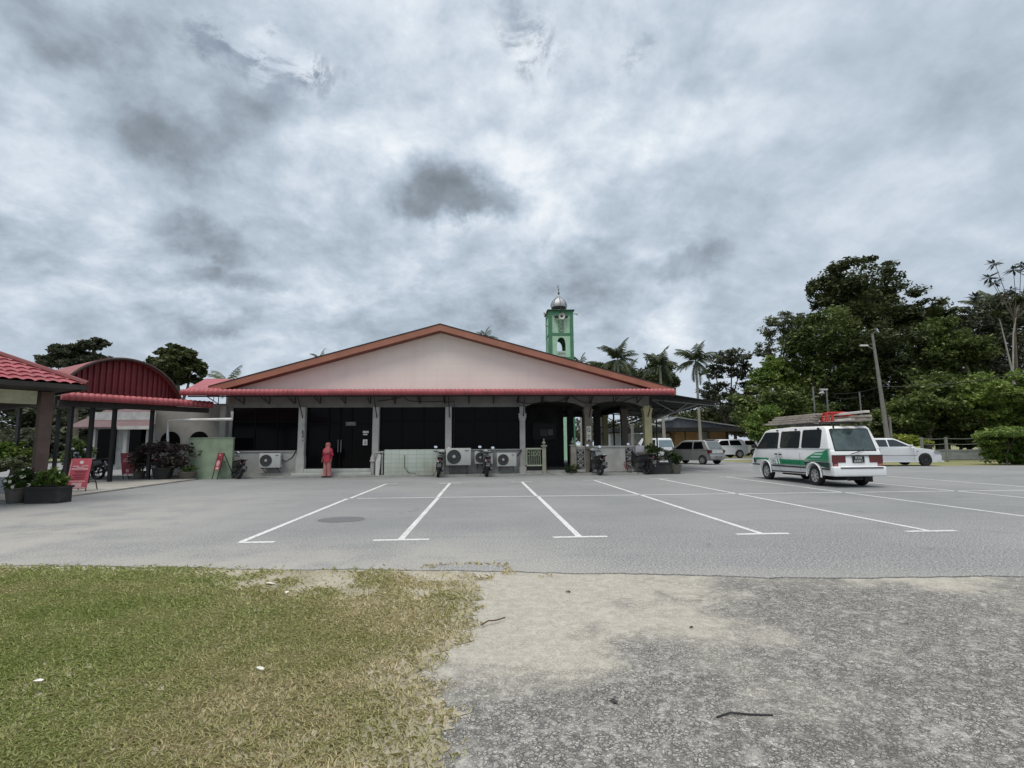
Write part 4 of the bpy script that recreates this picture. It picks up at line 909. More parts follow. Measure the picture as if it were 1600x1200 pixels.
leafplant('planter_box','long black planter with a yellow green bush beside the brown post','planter',-11.62,14.95,[((.02,0,.70),(.22,.2,.2)),((.2,.05,.58),(.16,.16,.12)),((-.2,0,.55),(.2,.2,.10))],1700,.10,lf_bright,('box',.42,.44,potb))
leafplant('potted_plant','dark purple leaved shrub in a black tub before the green wall','potted plant',-14.2,24.4,[((-.2,0,1.25),(.75,.5,.45)),((.6,.1,1.1),(.6,.5,.45)),((-.9,0,.95),(.45,.4,.4)),((.2,0,.8),(.6,.4,.3))],4200,.12,lf_purple,('round',.42,.55,potb),stems=9,flowers=(mat('flower_magenta',(.25,.08,.13),.6),26,.03))
leafplant('potted_plant','thin green shrub in a tub behind the leaning red sign','potted plant',-15.4,24.7,[((0,0,.85),(.4,.35,.4)),((.25,0,1.3),(.3,.3,.3))],1500,.10,lf_dark,('round',.25,.4,pott))
leafplant('potted_plant','low green plant in a wide grey bowl right of the purple shrub','potted plant',-13.2,24.5,[((0,0,.5),(.35,.3,.15))],300,.10,lf_mid,('round',.36,.36,pott))
leafplant('potted_plant','spiky dark plant in a black trough by the yellow column','planter',8.45,25.35,[((0,0,.95),(.55,.35,.28)),((-.2,0,1.2),(.3,.25,.2))],2400,.13,lf_dark,('box',.62,.55,potb),asp=.22)
leafplant('potted_plant','dark shrub in a grey pot at the right end of the hall','potted plant',9.3,25.2,[((0,0,.75),(.3,.25,.22))],1000,.12,lf_dark,('round',.26,.45,pott),asp=.4)
leafplant('potted_plant','small dark plant on the step left of the pierced wall','potted plant',4.3,25.4,[((0,0,.3),(.35,.25,.18))],500,.09,lf_dark,('round',.13,.18,pott))
o=MB().b2(8.6,9.5,26.1,26.5,.78,.84).build('bench',conc,smooth=False)
bpy.data.objects.remove(o)
# --- person
def person(x,y,rz):
    t=thing('person','person in a pink headscarf, red tunic and pink trousers standing before the door','person',(x,y,0),rz)
    s=1.57/1.6
    sk=mat('skin',(.30,.17,.11),.6)
    ch=[([(0,0,.86,.11),(0,0,1.0,.105),(0,.0,1.16,.115),(0,0,1.30,.10),(0,0,1.37,.05),(0,-.01,1.42,.048),(0,-.015,1.48,.078),(0,-.01,1.54,.085),(0,0,1.585,.055)],None)]
    for sx_ in (-1,1):
        st=.1*sx_
        ch.append(([(sx_*.09,0,.82,.085),(sx_*.10,-.03*sx_,.46,.055),(sx_*.105,st*.4,.10,.038),(sx_*.11,st*.4-.06,.045,.033),(sx_*.12,st*.4-.16,.03,.026)],0))
        ch.append(([(sx_*.15,0,1.30,.05),(sx_*.20,.0,1.24,.042),(sx_*.235,.02,1.02,.034),(sx_*.25,-.05,.82,.024),(sx_*.252,-.06,.78,.03)],3))
    body=skin('body',ch,sk,t,2)
    mb=MB()
    for sx_ in (-1,1):
        for k in range(4): mb.tube([(sx_*.25,-.035-.017*k,.765),(sx_*.255,-.04-.02*k,.72),(sx_*.248,-.05-.02*k,.69+.008*abs(k-1.5))],[.009,.008,.006],6)
        mb.tube([(sx_*.245,-.085,.785),(sx_*.235,-.11,.755),(sx_*.232,-.115,.73)],[.010,.009,.007],6)
    fg=mb.build('fingers',sk,t)
    mb=MB(); mb.lathe([(.0,-.02),(.013,-.01),(.0,.02)],8,Matrix.Translation((0,-.105,1.49)));
    for sx_ in (-1,1): mb.lathe([(0,-.008),(.010,0),(0,.008)],8,Matrix.Translation((sx_*.03,-.092,1.515)))
    mb.build('face_features',mat('face_dark',(.12,.06,.045),.6),t)
    red=mat('tunic_red',(.34,.03,.055),.8,var=.2,scale=9); pk=mat('scarf_pink',(.36,.10,.11),.8,var=.12,scale=6); pt=mat('trouser_pink',(.40,.17,.155),.85,var=.22,scale=14)
    mb=MB(); 
    prof=[(.215,.70),(.205,.85),(.185,1.0),(.19,1.15),(.185,1.28),(.12,1.36),(.07,1.39)]
    T=Matrix.Scale(.72,4,(0,1,0)); mb.lathe(prof,24,T); mb.build('tunic',red,t)
    for sx_ in (-1,1):
        mb=MB(); mb.tube([(sx_*.13,0,1.30),(sx_*.21,0,1.22),(sx_*.245,.02,1.02),(sx_*.26,-.03,.88)],[.085,.08,.072,.075],12); mb.build('sleeve',red,t)
    for sx_ in (-1,1):
        mb=MB(); o_=.04*sx_; mb.tube([(sx_*.08,0,.80),(sx_*.095,0,.5),(sx_*.10,o_,.25),(sx_*.105,o_,.07)],[.115,.10,.092,.10],14); mb.build('trouser_leg',pt,t)
        mb=MB(); mb.lathe([(0,0),(.05,.0),(.055,.04),(.03,.075),(0,.08)],12,Matrix.Translation((sx_*.115,o_-.06,0))@Matrix.Scale(2.3,4,(0,1,0))); mb.build('shoe',blk,t)
    # headscarf: hood around the face and a cape over the shoulders
    mb=MB(); n=20; vs=[];fs=[]
    rings=[(1.62,.03,0,0),(1.60,.085,0,0),(1.54,.118,.01,.0),(1.47,.118,.01,0),(1.41,.10,0,0),(1.36,.13,0,0),(1.27,.205,0,0),(1.16,.225,.0,0),(1.10,.215,0,0)]
    for (z,r_,oy,_) in rings:
        for k in range(n):
            a=2*PI*k/n; yy=math.sin(a)*r_*(.9 if z>1.4 else .75)+oy
            if 1.44<z<1.57 and abs(a-1.5*PI)<.75: yy=-.045
            vs.append((math.cos(a)*r_,yy,z+(.05*abs(math.cos(a)) if z<1.2 else 0)))
    for i in range(len(rings)-1):
        for k in range(n): fs.append((i*n+k,i*n+(k+1)%n,(i+1)*n+(k+1)%n,(i+1)*n+k))
    fs.append(tuple(range(n))); mb.add(vs,fs); mb.build('headscarf',pk,t,ang=80)
    return t
person(-7.25,25.12,R(-25))
# --- litter
lit=mat('litter_white',(.72,.70,.64),.7)
def scrap(label,x,y,s,nm='paper_scrap',mt=lit,cat='litter',z=.012):
    r=random.Random(int(x*1000)); mb=MB(); n=7; P=[(math.cos(a)*s*r.uniform(.6,1.1),math.sin(a)*s*.45*r.uniform(.6,1.1),r.uniform(0,.012)) for a in np.linspace(0,2*PI,n,endpoint=False)]
    mb.add(P+[(0,0,.018)]+[(p[0],p[1],p[2]-.003) for p in P],[(i,(i+1)%n,n) for i in range(n)]+[(n+1+i,n+1+(i+1)%n,(i+1)%n,i) for i in range(n)]+[tuple(range(2*n,n,-1))])
    o=mb.build(nm,mt,smooth=False); o.location=(x,y,z); o.rotation_euler=(0,0,r.uniform(-.6,.6)); return tag(o,label,cat)
scrap('crumpled white scrap on the grass in the lower middle of the turf',-1.45,3.69,.034)
scrap('white paper scrap on the grass near the left edge',-2.75,3.60,.035)
scrap('pale flat stone on the sand at the top of the turf',-2.26,5.92,.08,'stone',mat('stone_pale',(.6,.57,.5),.8),'stone',0)
scrap('small white scrap below the pale flat stone',-1.94,5.51,.035)
scrap('dark pebble on the sandy strip by the asphalt edge',.84,5.38,.035,'pebble',blk,'stone',-.006)
scrap('dark pebble out on the worn ground, right of the first pebble',1.65,4.28,.02,'pebble',blk,'stone',-.006)
scrap('dark lump on the cracked ground toward the bottom',.74,3.14,.028,'pebble',blk,'stone',-.006)
o=MB().tube([(-.02,4.42,.012),(.04,4.5,.02),(.10,4.53,.012),(.18,4.60,.01)],.006,5).build('twig',mat('twig',(.10,.06,.04),.8)); tag(o,'thin brown twig at the edge of the turf','twig')
o=MB().tube([(1.25,2.94,-.009),(1.34,2.97,-.003),(1.44,2.95,-.006),(1.56,2.94,-.009)],.005,5).build('twig',blk); tag(o,'dark curved twig on the cracked ground','twig')
# ================================================================ VEHICLES
tyre_m=mat('tyre_rubber',(.018,.018,.018),.85,var=.2); rim_s=mat('rim_silver',(.55,.56,.57),.35,metal=.7,var=.05); rim_d=mat('rim_dark',(.05,.05,.055),.45,metal=.4)
carglass=mat('car_glass',(.022,.028,.032),.05,var=.05,spec=.7); trim=mat('trim_black',(.015,.015,.016),.6); platem=mat('plate_black',(.02,.02,.02),.4); ink_w=mat('plate_white',(.6,.6,.6),.5)
redl=mat('lamp_red',(.10,.008,.014),.2,spec=.6,coat=.5); amber=mat('lamp_amber',(.4,.12,.02),.2); lampw=mat('lamp_clear',(.5,.52,.53),.15,spec=.7)
def wheel(par,u,v,r,w,rm,spokes=7,side=1,wd=.16):
    """tyre with rim; side +1 = outer face towards +y"""
    T=Matrix.Translation((u,v,r))@Matrix.Rotation(R(-90*side),4,'X')
    mb=MB(); ri=r*.66
    mb.lathe([(ri,-w/2),(r*.93,-w/2),(r,-w*.36),(r,w*.36),(r*.93,w/2),(ri,w/2),(ri*.96,w*.3),(ri*.96,-w/2)],32,T,False); t=mb.build('wheel',tyre_m,par,ang=50)
    mb=MB(); mb.lathe([(ri*.97,w*.40),(ri*.97,w*.46),(ri*.88,w*.46),(ri*.84,w*.10)],32,T,False)
    for k in range(spokes):
        a=2*PI*k/spokes; Q=T@Matrix.Rotation(a,4,'Z'); hw=.09*r
        mb.prism([(ri*.12,-hw*.7),(ri*.9,-hw*1.25),(ri*.9,hw*1.25),(ri*.12,hw*.7)],'z',w*.30,w*.42,Q)
    mb.lathe([(0,w*.46),(ri*.18,w*.45),(ri*.24,w*.40),(ri*.24,w*.30)],16,T)
    rm_=mb.build('rim',rm,t,ang=30); 
    mb=MB(); mb.lathe([(0,w*.12),(ri*.95,w*.12),(ri*.95,w*.05),(0,w*.05)],24,T); mb.build('brake_disc',trim,t); return t
def platemarks(par,T,rows,h,w=.5,hh=.0,name='number_plate',plate=True):
    """black plate; the characters are unreadable in the photograph: short pale strokes stand in for them"""
    mb=MB(); H_=h*len(rows)*1.25
    if plate: mb.box((0,0,0),(w,.012,H_),T)
    mb.m=1; r=random.Random(5)
    for i,nn in enumerate(rows):
        z=H_/2-h*(.62+1.22*i); cw=.062*h/.09
        for k in range(nn):
            x=(k-(nn-1)/2)*cw*1.3
            for s in (-1,1):
                if r.random()<.85: mb.box((x+s*cw*.33,-.008,z),(cw*.24,.004,h*.78),T)
            for s in (-1,0,1):
                if r.random()<.75: mb.box((x,-.008,z+s*h*.33),(cw*.8,.004,h*.16),T)
    return mb.build(name,[platem,ink_w],par,smooth=False)
class Car:
    def __init__(s,name,label,cat,X,Y,h,W,belt,roof,taper,group=None):
        s.t=thing(name,label,cat,(X,Y,0),h,group); s.W=W; s.belt=belt; s.roof=roof; s.tap=taper
    def hy(s,z): return s.W/2 if z<=s.belt else s.W/2-s.tap*(z-s.belt)/(s.roof-s.belt)
    def shell(s,lower,cabin,mt,arches,ar,L,bev=.05,nose=.90):
        s.L=L
        mb=MB(); W=s.W
        def taperY(u): 
            k=1
            if u<.35: k=nose+(1-nose)*math.sin(max(0,u)/.35*PI/2)
            if u>L-.7: k=nose+(1-nose)*math.sin(max(0,(L-u))/.7*PI/2)
            return k
        n=len(lower); vs=[];
        for y in (-1,1):
            for (u,z) in lower: vs.append((u,y*W/2*taperY(u)*(1 if z>.45 else .97),z))
        fs=[tuple(range(n)),tuple(range(2*n-1,n-1,-1))]+[(i,i+n,(i+1)%n+n,(i+1)%n) for i in range(n)]
        mb.add(vs,fs); o=mb.build('body',mt,s.t,smooth=False)
        cut=[(ar,sg*(W/2-.26),sg*(W/2+.1),u,zc) if sg>0 else (ar,-W/2-.1,-W/2+.26,u,zc) for (u,zc) in arches for sg in (1,-1)]
        bpy.context.view_layer.update(); bevel(o,bev,3,30,cut)
        mb=MB(); n=len(cabin); vs=[]
        for y in (-1,1):
            for (u,z) in cabin: vs.append((u,y*(s.hy(z)-.012),z))
        fs=[tuple(range(n)),tuple(range(2*n-1,n-1,-1))]+[(i,i+n,(i+1)%n+n,(i+1)%n) for i in range(n)]
        mb.add(vs,fs); c=mb.build('cabin',mt,s.t,smooth=False); bevel(c,.045,3,30); s.body=o
        return o
    def side(s,name,poly,mt,off=.004,sides=(1,-1),th=.006,par=None):
        res=[]
        for sg in sides:
            vs=[(u,sg*(s.hy(z)-(.012 if z>s.belt else 0)+off),z) for u,z in poly]+[(u,sg*(s.hy(z)-(.012 if z>s.belt else 0)+off-th),z) for u,z in poly]
            n=len(poly); fs=[tuple(range(n)),tuple(range(2*n-1,n-1,-1))]+[(i,i+n,(i+1)%n+n,(i+1)%n) for i in range(n)]
            res.append(MB().add(vs,fs).build(name,mt,par or s.t,smooth=False))
        return res
    def face(s,name,pts,mt,p0,p1,off=.004,th=.006,par=None,sgn=-1):
        """panel on the slanted end face running (u,z) p0 (low) -> p1 (high); pts are (y, f) with f 0..1 along it"""
        p0=Vector((p0[0],0,p0[1])); p1=Vector((p1[0],0,p1[1])); d=p1-p0; nrm=Vector((-d.z,0,d.x)).normalized()
        if nrm.x*sgn<0: nrm=-nrm
        vs=[p0+d*f+Vector((0,y,0))+nrm*off for y,f in pts]+[p0+d*f+Vector((0,y,0))+nrm*(off-th) for y,f in pts]
        n=len(pts); fs=[tuple(range(n)),tuple(range(2*n-1,n-1,-1))]+[(i,i+n,(i+1)%n+n,(i+1)%n) for i in range(n)]
        return MB().add(vs,fs).build(name,mt,par or s.t,smooth=False)
    def mirror(s,u,z,mt,sides=(1,-1)):
        for sg in sides:
            mb=MB(); mb.box((u,sg*(s.hy(z)+.11),z+.05),(.09,.2,.14)); mb.box((u+.02,sg*(s.hy(z)+.01),z),(.05,.06,.04)); bevel(mb.build('wing_mirror',mt,s.t,smooth=False),.02,2)
# ---------- white van with a loaded roof
vw=mat('van_white',(.80,.81,.82),.32,var=.03,scale=1.2,spec=.5,coat=.4,dirt=.22,dcol=(.40,.39,.36))
vg=mat('van_green',(.012,.22,.10),.4,var=.12,coat=.3); vdk=mat('van_dark_green',(.012,.045,.035),.4)
v=Car('van','white van with green side stripes and long timber boards tied on its roof','van',12.14,16.593,1.5505,1.76,1.24,2.0,.14)
low=[(0.0,.42),(.0,.80),(.03,1.12),(.08,1.24),(4.95,1.24),(5.08,1.14),(5.30,.92),(5.43,.70),(5.45,.40),(5.2,.30),(.2,.36)]
cab=[(.07,1.22),(.36,1.93),(.48,2.0),(2.4,2.03),(3.95,1.99),(4.33,1.92),(4.99,1.22)]
v.shell(low,cab,vw,[(.98,.36),(4.18,.36)],.385,5.45,nose=.93)
t=v.t
# rear bumper, wrap-around
mb=MB(); mb.b2(-.13,.10,-.86,.86,.36,.68); bevel(mb.build('rear_bumper',vw,t,smooth=False),.045,3)
mb=MB(); mb.b2(-.145,-.128,-.74,.66,.615,.655); mb.build('bumper_strip',trim,t,smooth=False)
for z,u0,u1 in ((.585,.10,.50),(.585,1.42,3.72),(.585,4.62,5.2)):
    v.side('rub_strip',[(u0,z-.025),(u1,z-.025),(u1,z+.025),(u0,z+.025)],trim,off=.012,th=.014)
mb=MB(); mb.b2(5.35,5.52,-.80,.80,.34,.58); bevel(mb.build('front_bumper',vw,t,smooth=False),.04,3)
# green livery
gg=.004
v.side('stripe',[(.12,.80),(.12,.86),(4.95,.90),(5.05,.86),(4.55,.70),(3.86,.70),(3.76,.66),(1.52,.66),(1.35,.72),(.6,.72),(.45,.66),(.12,.66)][::1] if False else [(1.50,.66),(3.70,.66),(3.78,.84),(1.50,.84)],vg,off=gg)
v.side('stripe',[(3.95,.78),(4.45,.80),(5.0,.76),(5.0,.86),(3.9,.86)],vg,off=gg)
v.side('stripe',[(.10,.62),(.55,.66),(.70,.76),(1.28,.76),(1.46,.64),(1.5,.80),(.10,.80)],vdk,off=gg)
v.side('stripe',[(.10,.83),(.10,1.08),(.22,1.20),(.30,1.28),(.34,1.18),(1.0,1.14),(1.48,.87),(1.5,.83)][::1] if False else [(.10,.83),(1.5,.83),(1.44,.87),(.10,.87)],vg,off=.006)
v.side('stripe',[(.12,.89),(1.42,.89),(1.25,.97),(.80,1.13),(.40,1.15),(.14,1.235)],vg,off=.005)
v.side('stripe',[(.58,.95),(1.12,.95),(1.02,1.0),(.50,1.0)],mat('stripe_mint',(.45,.62,.55),.4),off=.010)
v.side('stripe',[(.46,1.045),(.94,1.045),(.82,1.095),(.38,1.095)],MATS['stripe_mint'],off=.010)
for k,(a_,w_) in enumerate(((3.06,.07),(3.22,.10))): v.side('stripe',[(a_,.66),(a_+w_,.66),(a_+w_+.07,.84),(a_+.07,.84)],vw,off=.008)
# faded panel with worn marks between the stripes (unreadable in the photograph)
mb=MB()
for k,x in enumerate((3.34,3.46,3.60,3.50)): 
    for sg in (1,-1): mb.b2(x,x+.03+.02*(k%2),sg*.889,sg*.893,.70+.02*k,.80)
pnl=v.side('faded_panel',[(3.30,.67),(3.72,.67),(3.78,.835),(3.36,.835)],mat('panel_faded',(.50,.53,.52),.5),off=.007)
mb.build('faded_mark',mat('mark_faded',(.16,.22,.21),.6),t,smooth=False)
mb=MB(); r=random.Random(3)
for k in range(9):
    x=1.75+k*.135
    for sg in (1,-1): mb.b2(x,x+.09,sg*.886,sg*.8895,.70+r.random()*.03,.73+r.random()*.03); mb.b2(x+.02,x+.05,sg*.886,sg*.8895,.72,.78)
mb.build('stripe_mark',mat('mark_green',(.02,.10,.055),.5),t,smooth=False)
# side windows with black gaskets
def win(poly,grow=.03):
    c=Vector((sum(p[0] for p in poly)/len(poly),sum(p[1] for p in poly)/len(poly)))
    big=[((p[0]-c.x)*(1+grow/.35)+c.x,(p[1]-c.y)*(1+grow/.25)+c.y) for p in poly]
    for a in v.side('window_seal',big,trim,off=.004): pass
    for i,a in enumerate(v.side('window',poly,carglass,off=.009)): pass
def rr(x0,x1,z0,z1,d=.05): return [(x0+d,z0),(x1-d,z0),(x1,z0+d),(x1,z1-d),(x1-d,z1),(x0+d,z1),(x0,z1-d),(x0,z0+d)]
win(rr(.60,1.62,1.30,1.87)); win(rr(1.84,3.02,1.29,1.85)); win([(3.28,1.28),(4.78,1.27),(4.70,1.36),(4.27,1.80),(4.18,1.84),(3.34,1.84),(3.28,1.78)])
v.side('window_bar',[(2.40,1.58),(2.43,1.58),(2.43,1.84),(2.40,1.84)],trim,off=.012)
# door seams, handles, fuel flap
for x in (1.74,3.12,): v.side('door_seam',[(x,.47),(x+.012,.47),(x+.012,1.11),(x,1.11)],mat('seam_grey',(.22,.22,.22),.7),off=.0025,th=.004)
v.side('sill_trim',[(1.45,.38),(3.75,.35),(3.75,.39),(1.45,.42)],trim,off=-.02)
for x,z in ((3.05,1.01),(3.34,1.02)): 
    for q in v.side('door_handle',[(x-.08,z-.02),(x+.08,z-.02),(x+.08,z+.025),(x-.08,z+.025)],trim,off=.02,th=.03): pass
# wheel arches flares
for u in (.98,4.18):
    for sg in (1,-1):
        mb=MB(); mb.tube([(u+.41*math.cos(a),sg*.875,.36+.41*math.sin(a)) for a in np.linspace(-.15,PI+.15,20)],.028,6); mb.build('arch_flare',vw,t)
# rear end
r0,r1=(.03,1.12),(.36,1.93)
v.face('window_seal',[(-.70,.06),(.70,.06),(.66,.93),(.60,.98),(-.60,.98),(-.66,.93)],trim,r0,r1,off=.006)
rw=v.face('rear_window',[(-.665,.10),(.665,.10),(.625,.90),(.57,.94),(-.57,.94),(-.625,.90)],mat('rear_glass',(.05,.075,.075),.06,var=.4,scale=3,spec=.8),r0,r1,off=.012)
for sg in (1,-1):
    mb=MB(); y0,y1=(.40,.84) if sg>0 else (-.84,-.40)
    mb.b2(-.012,.02,y0,y1,.80,1.02); mb.b2(-.013,.02,(.66 if sg>0 else -.82),(.82 if sg>0 else -.66),.69,.80); tl=mb.build('tail_light',redl,t,smooth=False)
    mb=MB(); mb.b2(-.02,.0,(.66 if sg>0 else -.80),(.80 if sg>0 else -.66),.70,.76); mb.build('indicator',mat('lamp_pink',(.35,.12,.12),.25),tl,smooth=False)
mb=MB(); mb.b2(-.02,.02,-.84,.84,1.02,1.045); mb.build('rear_trim',trim,t,smooth=False)
platemarks(t,Matrix.Translation((-.02,-.02,.90))@Matrix.Rotation(R(-90),4,'Z'),[3,4],.085,.40)
mb=MB(); p0=Vector((-.01,.05,1.09)); mb.tube([p0+Vector((-.02,.18,-.02)),p0+Vector((-.01,-.02,.03)),p0+Vector((.03,-.30,.13))],.012,6); mb.build('wiper',trim,t)
mb=MB(); mb.b2(.40,.46,.38,.62,1.76,1.90); mb.b2(.36,.40,.44,.50,1.9,2.02); bevel(mb.build('rear_mirror',trim,t,smooth=False),.03,2)
mb=MB(); mb.b2(.5,1.2,-.5,.5,.2,.36); mb.b2(1.3,4,-.3,.3,.22,.34); mb.tube([(.0,.35,.30),(1.0,.35,.30)],.04,8); mb.build('underbody',trim,t)
mb=MB(); mb.b2(1.36,1.38,-.82,-.55,.12,.42); mb.b2(.52,.54,-.84,-.56,.14,.42); mb.build('mud_flap',trim,t,smooth=False)
for u in (.98,4.18):
    for sg in (1,-1): wheel(t,u,sg*.76,.335,.2,rim_s,7,sg)
v.mirror(4.8,1.27,trim)
v.face('windscreen',[(-.72,.08),(.72,.08),(.62,.95),(-.62,.95)],carglass,(4.98,1.24),(4.33,1.92),off=.008,sgn=1)
for sg in (1,-1):
    mb=MB(); mb.b2(5.28,5.40,sg*.42,sg*.74,.66,.82); mb.build('headlight',lampw,t,smooth=False)
    mb=MB(); mb.prism([(4.98,.66),(5.12,.66),(5.16,.84),(4.98,.84)],'y',sg*.855,sg*.868); mb.build('side_light',trim,t,smooth=False)
# roof rack
mb=MB()
for u in (.75,2.1,3.35):
    mb.tube([(u,-.70,2.13),(u,.70,2.13)],.022,6); 
    for sg in (1,-1): mb.tube([(u,sg*.70,2.13),(u-.05,sg*.66,1.98)],.02,6)
    for sg in (1,-1): mb.box((u,sg*.73,1.93),(.09,.09,.05))
for sg in (1,-1): mb.tube([(.7,sg*.69,2.13),(3.4,sg*.69,2.13)],.018,6)
mb.build('roof_rack',trim,t)
# planks tied to the rack (things of their own)
wd=mat('plank_grey',(.36,.32,.28),.85,var=.25,scale=5,dirt=.4,dcol=(.16,.13,.11)); wl=mat('plank_pale',(.62,.59,.55),.8,var=.1,scale=4)
Mv=Matrix.Translation((12.14,16.593,0))@Matrix.Rotation(1.5505,4,'Z')
def plank(label,u0,u1,y,z,w,h_,mt,rise=0,grp='boards stacked on the van roof'):
    c=Mv@Vector(((u0+u1)/2,y,z)); mb=MB(); mb.box((0,0,0),(u1-u0,w,h_)); o=mb.build('timber_board',mt,smooth=False); bevel(o,.006,1)
    o.location=c; o.rotation_euler=(0,-rise,1.5505); tag(o,label,'board',grp)
plank('grey board lowest and foremost of the pile on the van roof',1.3,4.55,.50,2.20,.26,.066,wd)
plank('grey board second from the bottom of the pile on the van roof',1.2,4.25,.50,2.28,.24,.065,wd)
plank('grey board third from the bottom of the pile on the van roof',1.15,3.95,.48,2.36,.25,.066,wd)
plank('topmost grey board of the pile on the van roof',1.1,3.85,.46,2.435,.22,.06,wd)
plank('pale board lying under the red straps on the van roof',-.05,2.0,.1,2.20,.2,.07,wl)
plank('grey board beside the pale boards at the rear of the van roof',-.2,2.2,-.35,2.20,.22,.09,wd)
plank('second grey board at the rear right of the van roof',-.25,2.1,-.33,2.30,.2,.07,wd)
plank('long white board that sticks out furthest behind the van roof',-.75,2.3,.08,2.40,.16,.07,wl,R(-.5))
plank('pale board lying on the right side of the van roof rack',.1,3.2,-.55,2.18,.18,.05,wl)
st=MB(); r=random.Random(2)
for k in range(7):
    u=.55+.11*k; z0=2.17; st.tube([(u,.34,z0),(u+r.uniform(-.08,.08),.30,2.42+.04*math.sin(k*2)),(u+r.uniform(-.1,.1),-.05,2.46+r.uniform(-.03,.03)),(u+.03,-.42,2.33),(u,-.46,z0)],.028,6)
for k in range(4): st.tube([(.5,.3-.15*k,2.44),(.9,.22-.15*k,2.48),(1.3,.3-.16*k,2.42)],.035,6)
o=st.build('tie_down_strap',mat('strap_red',(.42,.035,.03),.7,var=.25,scale=8)); o.matrix_world=Mv; tag(o,'tangle of red strap tied over the boards on the van roof','strap')
# ---------- grey hatchback
gm=mat('car_grey',(.27,.275,.28),.35,metal=.3,var=.05,coat=.4)
h=Car('hatchback','dark grey five door hatchback parked beyond the right end of the hall','car',16.12,35.71,2.09,1.75,1.02,1.68,.17)
h.shell([(0,.36),(-.03,.62),(.05,1.02),(3.15,1.02),(3.9,.88),(4.1,.62),(4.12,.34),(3.9,.26),(.15,.28)],[(.05,1.0),(.42,1.62),(.6,1.68),(2.1,1.68),(2.35,1.62),(3.2,1.0)],gm,[(.62,.32),(3.32,.32)],.35,4.1,nose=.92)
h.side('window',[(.45,1.08),(1.32,1.06),(1.32,1.55),(.68,1.57)],dglass,off=.006); h.side('window',[(1.42,1.06),(2.95,1.06),(2.35,1.53),(2.2,1.56),(1.42,1.56)],dglass,off=.006)
h.face('rear_window',[(-.66,.12),(.66,.12),(.58,.9),(-.58,.9)],mat('rear_glass_grey',(.10,.12,.125),.08,spec=.8),(.05,1.02),(.42,1.62),off=.008)
for sg in (1,-1): mb=MB(); mb.b2(-.03,.14,sg*.60,sg*.865,.80,1.0); mb.build('tail_light',redl,h.t,smooth=False)
mb=MB(); mb.b2(-.10,.12,-.82,.82,.36,.66); bevel(mb.build('rear_bumper',gm,h.t,smooth=False),.05,3)
mb=MB(); mb.b2(-.03,-.005,-.58,.58,.78,.98); mb.build('rear_garnish',lampw,h.t,smooth=False)
platemarks(h.t,Matrix.Translation((-.115,0,.52))@Matrix.Rotation(R(-90),4,'Z'),[7],.09,.62)
mb=MB(); mb.b2(.42,.60,-.5,.5,1.69,1.73); mb.build('spoiler',gm,h.t,smooth=False)
for u in (.62,3.32):
    for sg in (1,-1): wheel(h.t,u,sg*.76,.31,.2,rim_s,8,sg)
h.mirror(2.95,1.08,gm); h.side('door_handle',[(1.5,.93),(1.62,.93),(1.62,.96),(1.5,.96)],trim,off=.01,th=.02)
# ---------- white saloon, front half out from behind the van
sw=mat('car_white',(.66,.68,.70),.3,var=.02,coat=.5,dirt=.15,dcol=(.45,.45,.43))
s_=Car('saloon_car','white saloon car with black wheels, its tail hidden behind the van','car',22.35,31.9,R(-4),2.0,1.12,1.70,.26)
s_.shell([(0,.42),(-.02,.8),(.08,1.12),(3.75,1.13),(4.9,.98),(5.38,.78),(5.5,.52),(5.45,.26),(5.1,.22),(.2,.26)],[(.75,1.1),(1.35,1.62),(1.6,1.70),(2.6,1.70),(2.85,1.65),(3.95,1.11)],sw,[(1.0,.38),(4.45,.38)],.41,5.5,nose=.88)
s_.side('window',[(1.15,1.18),(2.25,1.18),(2.25,1.60),(1.55,1.60)],carglass,off=.006); s_.side('window',[(2.33,1.18),(3.55,1.19),(2.85,1.56),(2.7,1.60),(2.33,1.60)],carglass,off=.006)
s_.face('windscreen',[(-.78,.06),(.78,.06),(.66,.92),(-.66,.92)],carglass,(3.95,1.12),(2.85,1.65),off=.008,sgn=1)
for sg in (1,-1):
    mb=MB(); mb.prism([(4.95,.80),(5.36,.74),(5.34,.86),(5.0,.93)],'y',sg*.86,sg*.955); mb.build('headlight',mat('lamp_grey',(.25,.27,.28),.15,spec=.7),s_.t,smooth=False)
    mb=MB(); mb.prism([(3.9,.88),(4.02,.88),(4.02,.91),(3.9,.91)],'y',sg*.99,sg*1.008); mb.build('indicator',trim,s_.t,smooth=False)
s_.side('door_seam',[(3.72,.35),(3.735,.35),(3.735,1.1),(3.72,1.1)],MATS['seam_grey'],off=.003,th=.004)
s_.side('side_moulding',[(1.5,.62),(3.9,.62),(3.9,.66),(1.5,.66)],MATS['seam_grey'],off=.006); 
mb=MB(); mb.b2(4.9,5.56,-.86,.86,.24,.34); mb.build('front_lip',sw,s_.t,smooth=False); mb=MB(); mb.b2(5.44,5.50,-.6,.6,.44,.60); mb.build('grille',trim,s_.t,smooth=False)
for u in (1.0,4.45):
    for sg in (1,-1): wheel(s_.t,u,sg*.86,.37,.23,rim_d,7,sg)
s_.mirror(3.55,1.18,sw)
